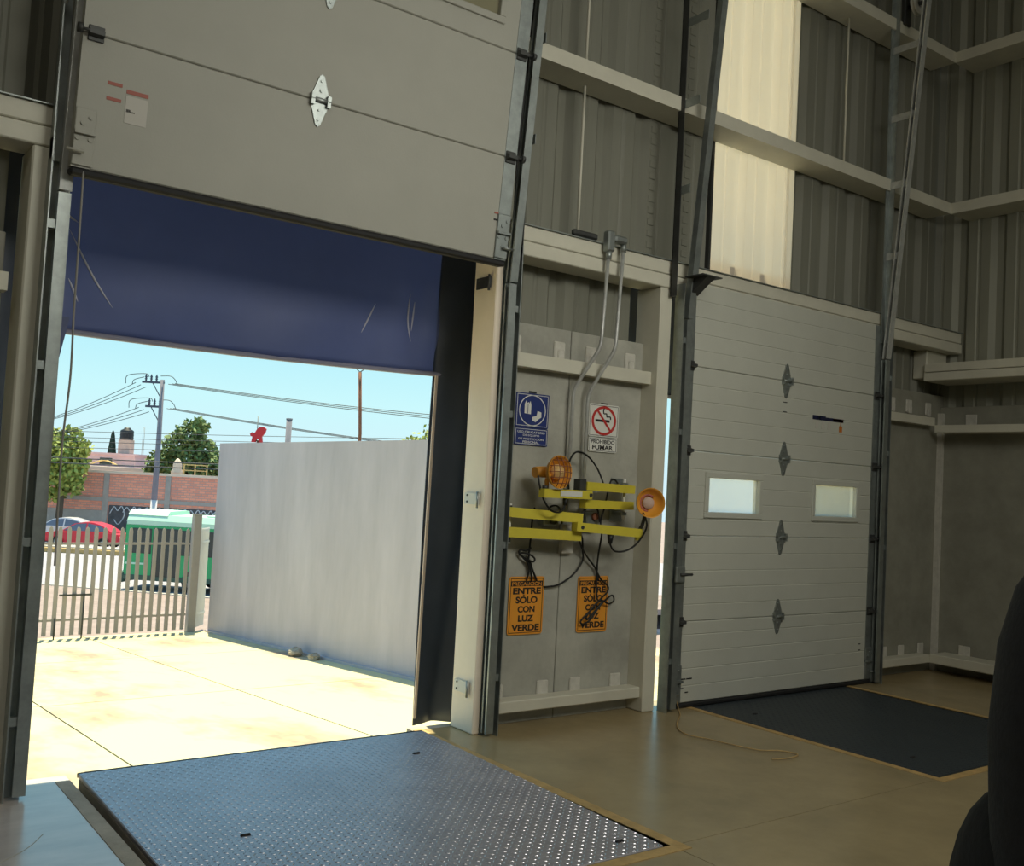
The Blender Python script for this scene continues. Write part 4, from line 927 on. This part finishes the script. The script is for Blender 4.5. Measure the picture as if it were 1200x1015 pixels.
tree(-23.7, 73, -3.5, 'broad green tree beside the utility pole behind the brick wall', [(0, 0, 7.3, 1.3), (-.9, 0, 6.4, 1.2), (1.0, .3, 6.3, 1.1), (.2, 0, 5.5, 1.4), (-2.0, 0, 5.2, 1.1), (2.2, 0, 5.3, 1.1), (-2.4, .3, 4.5, 1.0), (2.4, 0, 4.5, 1.0), (.2, 0, 4.4, 1.2), (-1.2, 0, 4.6, 1.1), (1.3, 0, 4.6, 1.1), (.6, 0, 8.0, .8)], 'leaf_green', 6.5, n=260)
tree(-28.9, 64.0, -3.4, 'yellow green tree in front of the brick wall near the doorway post', [(0, 0, 5.2, 1.5), (.9, 0, 5.6, 1.0), (-.9, 0, 6.0, 1.2), (.5, 0, 6.5, .7), (.3, 0, 4.0, 1.3), (-.6, 0, 3.2, 1.3), (.9, 0, 4.7, .9), (.7, 0, 3.2, .8), (-1.5, 0, 4.6, 1.4)], 'leaf_yellow', 4.5, n=240)
tree(-5.0, 56, -3.4, 'small yellow green tree just above the boundary wall', [(0, 0, 6.9, .9), (.9, 0, 7.2, .9), (1.4, 0, 8.2, .8), (-.7, 0, 6.9, .6), (1.7, 0, 7.0, 1.0), (.4, 0, 7.6, .6)], 'leaf_yellow', 5.5, n=75, s_=.16)
tree(-17.6, 92, -3.4, 'dull green tree far behind, left of the boundary wall top', [(0, 0, 5.2, 1.3), (1.4, 0, 5.0, 1.3), (-1.6, 0, 5.0, 1.2), (-7.0, 0, 4.8, 1.3), (-9, 0, 5.0, 1.2), (-11, 0, 5.2, 1.2), (3, 0, 5, 1.2)], 'leaf_green', 4, n=120)
cy = sthing('cypress', -35.0, 87.0, -3.5, 'thin dark cypress beside the black water tank', 'tree')
mb = MB()
for k in range(900):
    h = random.uniform(0, 1); r_ = .55*(1-h)**.8+.03; a_ = random.uniform(0, 2*PI); p = Vector((r_*math.cos(a_), r_*math.sin(a_), 3.0+4.6*h)); s_ = .09
    mb.add([p+Vector((-s_, 0, 0)), p+Vector((0, s_*.5, -s_)), p+Vector((s_, 0, 0)), p+Vector((0, 0, s_*2))], [(0, 1, 2, 3)])
tag(mb.build('foliage', 'leaf_dark', cy, local=True, fix=False), kind='stuff'); MB().tube([(0, 0, 0), (0, 0, 7.0)], [.15, .03], 7).build('trunk', 'bark', cy, local=True)

# utility pole
up_ = sthing('utility_pole', -21.4, 60, -3.4, 'concrete utility pole with two crossarms and white painted foot', 'utility pole')
MB().tube([(0, 0, 0), (.05, 0, 5), (.03, 0, 10.05)], [.20, .16, .12], 10).build('pole', 'pole_concrete', up_, local=True)
MB().tube([(0, 0, 0), (.03, 0, 2.75)], [.207, .187], 10).build('painted_foot', 'pole_white', up_, local=True)
for z, x0 in ((9.87, -1.2), (8.40, -.9)):
    MB().box(x0, .15, -.06, .06, z-.06, z+.06).build('crossarm', 'insulator', up_, local=True)
    MB().tube([(-.55, 0, z-.05), (.02, 0, z-1.0)], .03, 6).build('brace', 'insulator', up_, local=True)
    for k in range(3):
        x = x0+.22+k*.32
        o = MB().lathe([(.001, 0), (.075, 0), (.045, .08), (.085, .14), (.045, .2), (.085, .26), (.045, .33), (.03, .42), (.001, .43)], 10).build('insulator', 'insulator', up_, local=True); o.location = (x, 0, z+.06)
    b_ = MB()
    b_.tube(spline([(x0-1.0, 0, z-.15), (x0-.9, 0, z+.35), (x0+.2, 0, z+.50), (x0+.4, 0, z+.3)], 6), .022, 5)
    b_.tube(spline([(-.1, 0, z+.4), (.5, 0, z+.42), (.8, 0, z+.2), (.95, 0, z-.1)], 6), .022, 5)
    b_.tube(spline([(x0-.6, 0, z-.2), (x0-.5, 0, z+.1), (x0+.1, 0, z+.3)], 6), .022, 5)
    b_.build('jumper_wire', 'wire_dark', up_, local=True)
def wire(label, a_, b_, sag, r_=.02, group='overhead wires over the street'):
    p, q = S(*a_), S(*b_); pts = [p.lerp(q, i/20)+Vector((0, 0, -4*sag*(i/20)*(1-i/20))) for i in range(21)]
    return tag(MB().tube(pts, r_, 5).build('overhead_wire', 'wire_dark', fix=False), label, 'wire', group)
nth = ('highest', 'middle', 'lowest'); far_ = ('nearest', 'middle', 'farthest')
for k in range(3):
    wire(nth[k]+' of three wires from the upper crossarm toward the doorway post', (-23.0+.32*k, 60, 6.40-.12*k), (-34, 66+.3*k, 3.2+.1*k), .35)
    wire(nth[k]+' of three wires from the lower crossarm toward the doorway post', (-22.7+.32*k, 60, 4.90-.12*k), (-34, 66+.3*k, 2.4+.1*k), .30)
    wire(('lowest', 'middle', 'highest')[k]+' of three wires from the upper crossarm over the boundary wall', (-20.9+.2*k, 59.7, 6.38+.03*k), (4, 56+.7*k, 4.62+.19*k), .25, .022)
    wire(('lowest', 'middle', 'highest')[k]+' of three wires from the lower crossarm over the boundary wall', (-20.9+.2*k, 59.7, 4.90+.02*k), (2, 55.5+.4*k, 2.88+.06*k), .25, .018)
for z, lab in ((3.55, 'topmost level service wire, just above the water tank lid'), (3.20, 'level service wire second from the top of the bunch'), (2.95, 'level service wire third in the bunch'), (2.6, 'level service wire lowest of the pale bunch')):
    wire(lab, (-36, 58, z-.55), (6, 57, z+.75), .2, .016)
for z, lab in ((1.55, 'thick dark service wire low before the pink house'), (1.25, 'lowest thick dark service wire above the brick wall')): wire(lab, (-36, 58, z), (2, 58, z+.55), .12, .032)

# things above the boundary wall
rd = sthing('red_roof_figure', -11.5, 45, -3.4, 'red cut-out animal figure on a mast above the boundary wall', 'roof sign')
MB().prism([(-.30, 6.15), (-.12, 6.15), (-.10, 6.30), (.02, 6.30), (.04, 6.15), (.20, 6.15), (.16, 6.42), (.30, 6.62), (.34, 6.78), (.22, 6.86), (.02, 6.84), (-.10, 6.70), (-.16, 6.58), (-.30, 6.60), (-.38, 6.52), (-.34, 6.42), (-.26, 6.40)], 'y', -.08, .08).build('figure', 'sculpture_red', rd, local=True)
MB().tube([(0, .12, 0), (0, .12, 6.25)], .10, 8).build('mast', 'rust', rd, local=True); MB().tube([(-.1, .1, 6.2), (-.1, .1, 7.35)], .022, 6).build('antenna', 'rope_grey', rd, local=True)
ps = sthing('roof_post', -10.15, 45, -3.4, 'short thick grey post above the boundary wall', 'post')
MB().tube([(0, 0, 0), (0, 0, 7.25)], .13, 10).build('post', 'pole_concrete', ps, local=True); MB().tube([(0, 0, 7.25), (0, 0, 7.32)], .145, 10).build('cap', 'pole_concrete', ps, local=True)
lp = sthing('lamp_mast', -6.95, 45, -3.4, 'slim dark mast rising from behind the boundary wall', 'mast')
MB().tube([(.05, 0, 0), (.05, 0, 6.8), (-.12, 0, 9.6)], .075, 8).build('mast', 'rust', lp, local=True)
MB().tube([(-.35, 0, 9.80), (-.12, 0, 9.6), (.15, 0, 9.82)], .03, 6).build('mast_fork', 'wire_dark', lp, local=True)

# ------------------------------------------------------------------ person at the right edge
def person():
    p = thing('person', S(.935, 1.60, 0), 'person in dark jacket and black trousers standing at the edge of view', 'person', rot=(0, 0, -YAW))
    def skin(name, pts, edges, rad, m, sub=2, root=0, par=None):
        me = bpy.data.meshes.new(name); me.from_pydata(pts, edges, []); me.materials.append(MT[m])
        o = bpy.data.objects.new(name, me); C.objects.link(o); o.parent = par or p
        k = o.modifiers.new('skin', 'SKIN'); k.use_smooth_shade = True
        for i, r_ in enumerate(rad): me.skin_vertices[0].data[i].radius = r_ if isinstance(r_, tuple) else (r_, r_)
        me.skin_vertices[0].data[root].use_root = True
        s_ = o.modifiers.new('sub', 'SUBSURF'); s_.levels = s_.render_levels = sub; return o
    # local x to the right of the view (the way the person faces), y away from the viewer
    pts = [(.05, .02, .97), (.03, 0, 1.12), (.02, 0, 1.28), (.05, 0, 1.40), (.05, 0, 1.50), (.07, 0, 1.56),
           (.02, -.08, .90), (.0, -.10, .50), (-.03, -.10, .09), (.11, -.11, .04), (.02, .11, .90), (.02, .10, .50), (.0, .10, .09), (.14, .11, .04),
           (.03, -.17, 1.39), (.06, -.215, 1.15), (.17, -.225, .91), (.17, .14, 1.38), (.20, .19, 1.15), (.24, .19, .91), (.07, 0, 1.60)]
    ed = [(0, 1), (1, 2), (2, 3), (3, 4), (4, 5), (5, 20), (0, 6), (6, 7), (7, 8), (8, 9), (0, 10), (10, 11), (11, 12), (12, 13), (3, 14), (14, 15), (15, 16), (3, 17), (17, 18), (18, 19)]
    rd_ = [.06, .085, .09, .085, .052, .055, .065, .06, .045, .035, .065, .06, .045, .035, .055, .045, .032, .055, .045, .032, .05]
    skin('body', pts, ed, rd_, 'skin')
    jk = MB()
    jk.tube([(.0, 0, .74), (.0, 0, .86), (.0, 0, 1.0), (.0, 0, 1.165), (.01, 0, 1.29), (.03, 0, 1.37), (.05, 0, 1.425), (.065, 0, 1.47), (.075, 0, 1.53)], [.140, .136, .131, .137, .136, .132, .115, .075, .060], 24)
    jk.tube(spline([(.06, -.06, 1.40), (.05, -.15, 1.36), (.07, -.215, 1.13), (.17, -.225, .90)], 5), [.05, .065, .075, .08, .08]+[.072]*5+[.06]*6, 14)
    jk.tube(spline([(.10, .06, 1.40), (.16, .13, 1.36), (.20, .19, 1.13), (.24, .19, .90)], 5), [.05, .065, .075, .08, .08]+[.072]*5+[.06]*6, 14)
    jk.build('jacket', 'cloth_charcoal', p, local=True)
    skin('trousers', [(-.03, .06, 1.09), (-.055, .06, 1.005), (-.045, -.06, .84), (.0, -.10, .48), (-.02, -.10, .09), (-.06, .13, .84), (.02, .10, .48), (.0, .10, .09)],
         [(0, 1), (1, 2), (2, 3), (3, 4), (1, 5), (5, 6), (6, 7)], [.10, .14, .105, .085, .075, .115, .085, .075], 'cloth_black', root=1)
    for y in (-.10, .11):
        MB().box(-.10, .19, y-.05, y+.05, 0.0, .09, .03).build('shoe', 'shoe_leather', p, local=True)
    # head with face and hair
    hd = MB(); hd.ball((.09, 0, 1.68), .105, 18, 14, (.98, .80, 1.18)); hd.ball((.185, 0, 1.665), .024, 8, 6, (.9, .7, 1.2)); hd.ball((.15, 0, 1.595), .045, 10, 7, (1, 1, .8))
    for s_ in (-1, 1): hd.ball((.08, s_*.085, 1.675), .03, 8, 6, (.8, .35, 1.2))
    head = hd.build('head', 'skin', p, local=True)
    hr = MB(); hr.ball((.07, 0, 1.715), .112, 18, 12, (1.0, .85, 1.0)); hr.build('hair', 'hair_dark', head, local=True)
    for s_ in (-1, 1): MB().ball((.175, s_*.035, 1.69), .012, 8, 6).build('eye', 'hair_dark', head, local=True)
    MB().tube([(.185, -.022, 1.622), (.190, 0, 1.620), (.185, .022, 1.622)], .006, 6).build('mouth', 'sticker_red', head, local=True)
    for s_ in (-1, 1):
        b0 = Vector((.185 if s_ < 0 else .245, -.232 if s_ < 0 else .195, .875)); pts = [(b0.x, b0.y, b0.z+.03), (b0.x+.005, b0.y, b0.z-.03), (b0.x+.01, b0.y, b0.z-.075)]; ed = [(0, 1), (1, 2)]; rr = [(.022, .028), (.018, .036), (.014, .038)]
        for k, (dx, ln) in enumerate(((-.033, .070), (-.011, .085), (.011, .080), (.033, .062))):
            i = len(pts); q = Vector((b0.x+.01+dx, b0.y, b0.z-.085)); pts += [tuple(q), (q.x+.006, q.y-s_*.006, q.z-ln*.5), (q.x+.010, q.y-s_*.022, q.z-ln)]; ed += [(2, i), (i, i+1), (i+1, i+2)]; rr += [.0095, .009, .0075]
        i = len(pts); pts += [(b0.x+.045, b0.y-s_*.01, b0.z-.05), (b0.x+.060, b0.y-s_*.022, b0.z-.09)]; ed += [(1, i), (i, i+1)]; rr += [.011, .009]
        skin('hand', pts, ed, rr, 'skin', 2)
    return p
person()
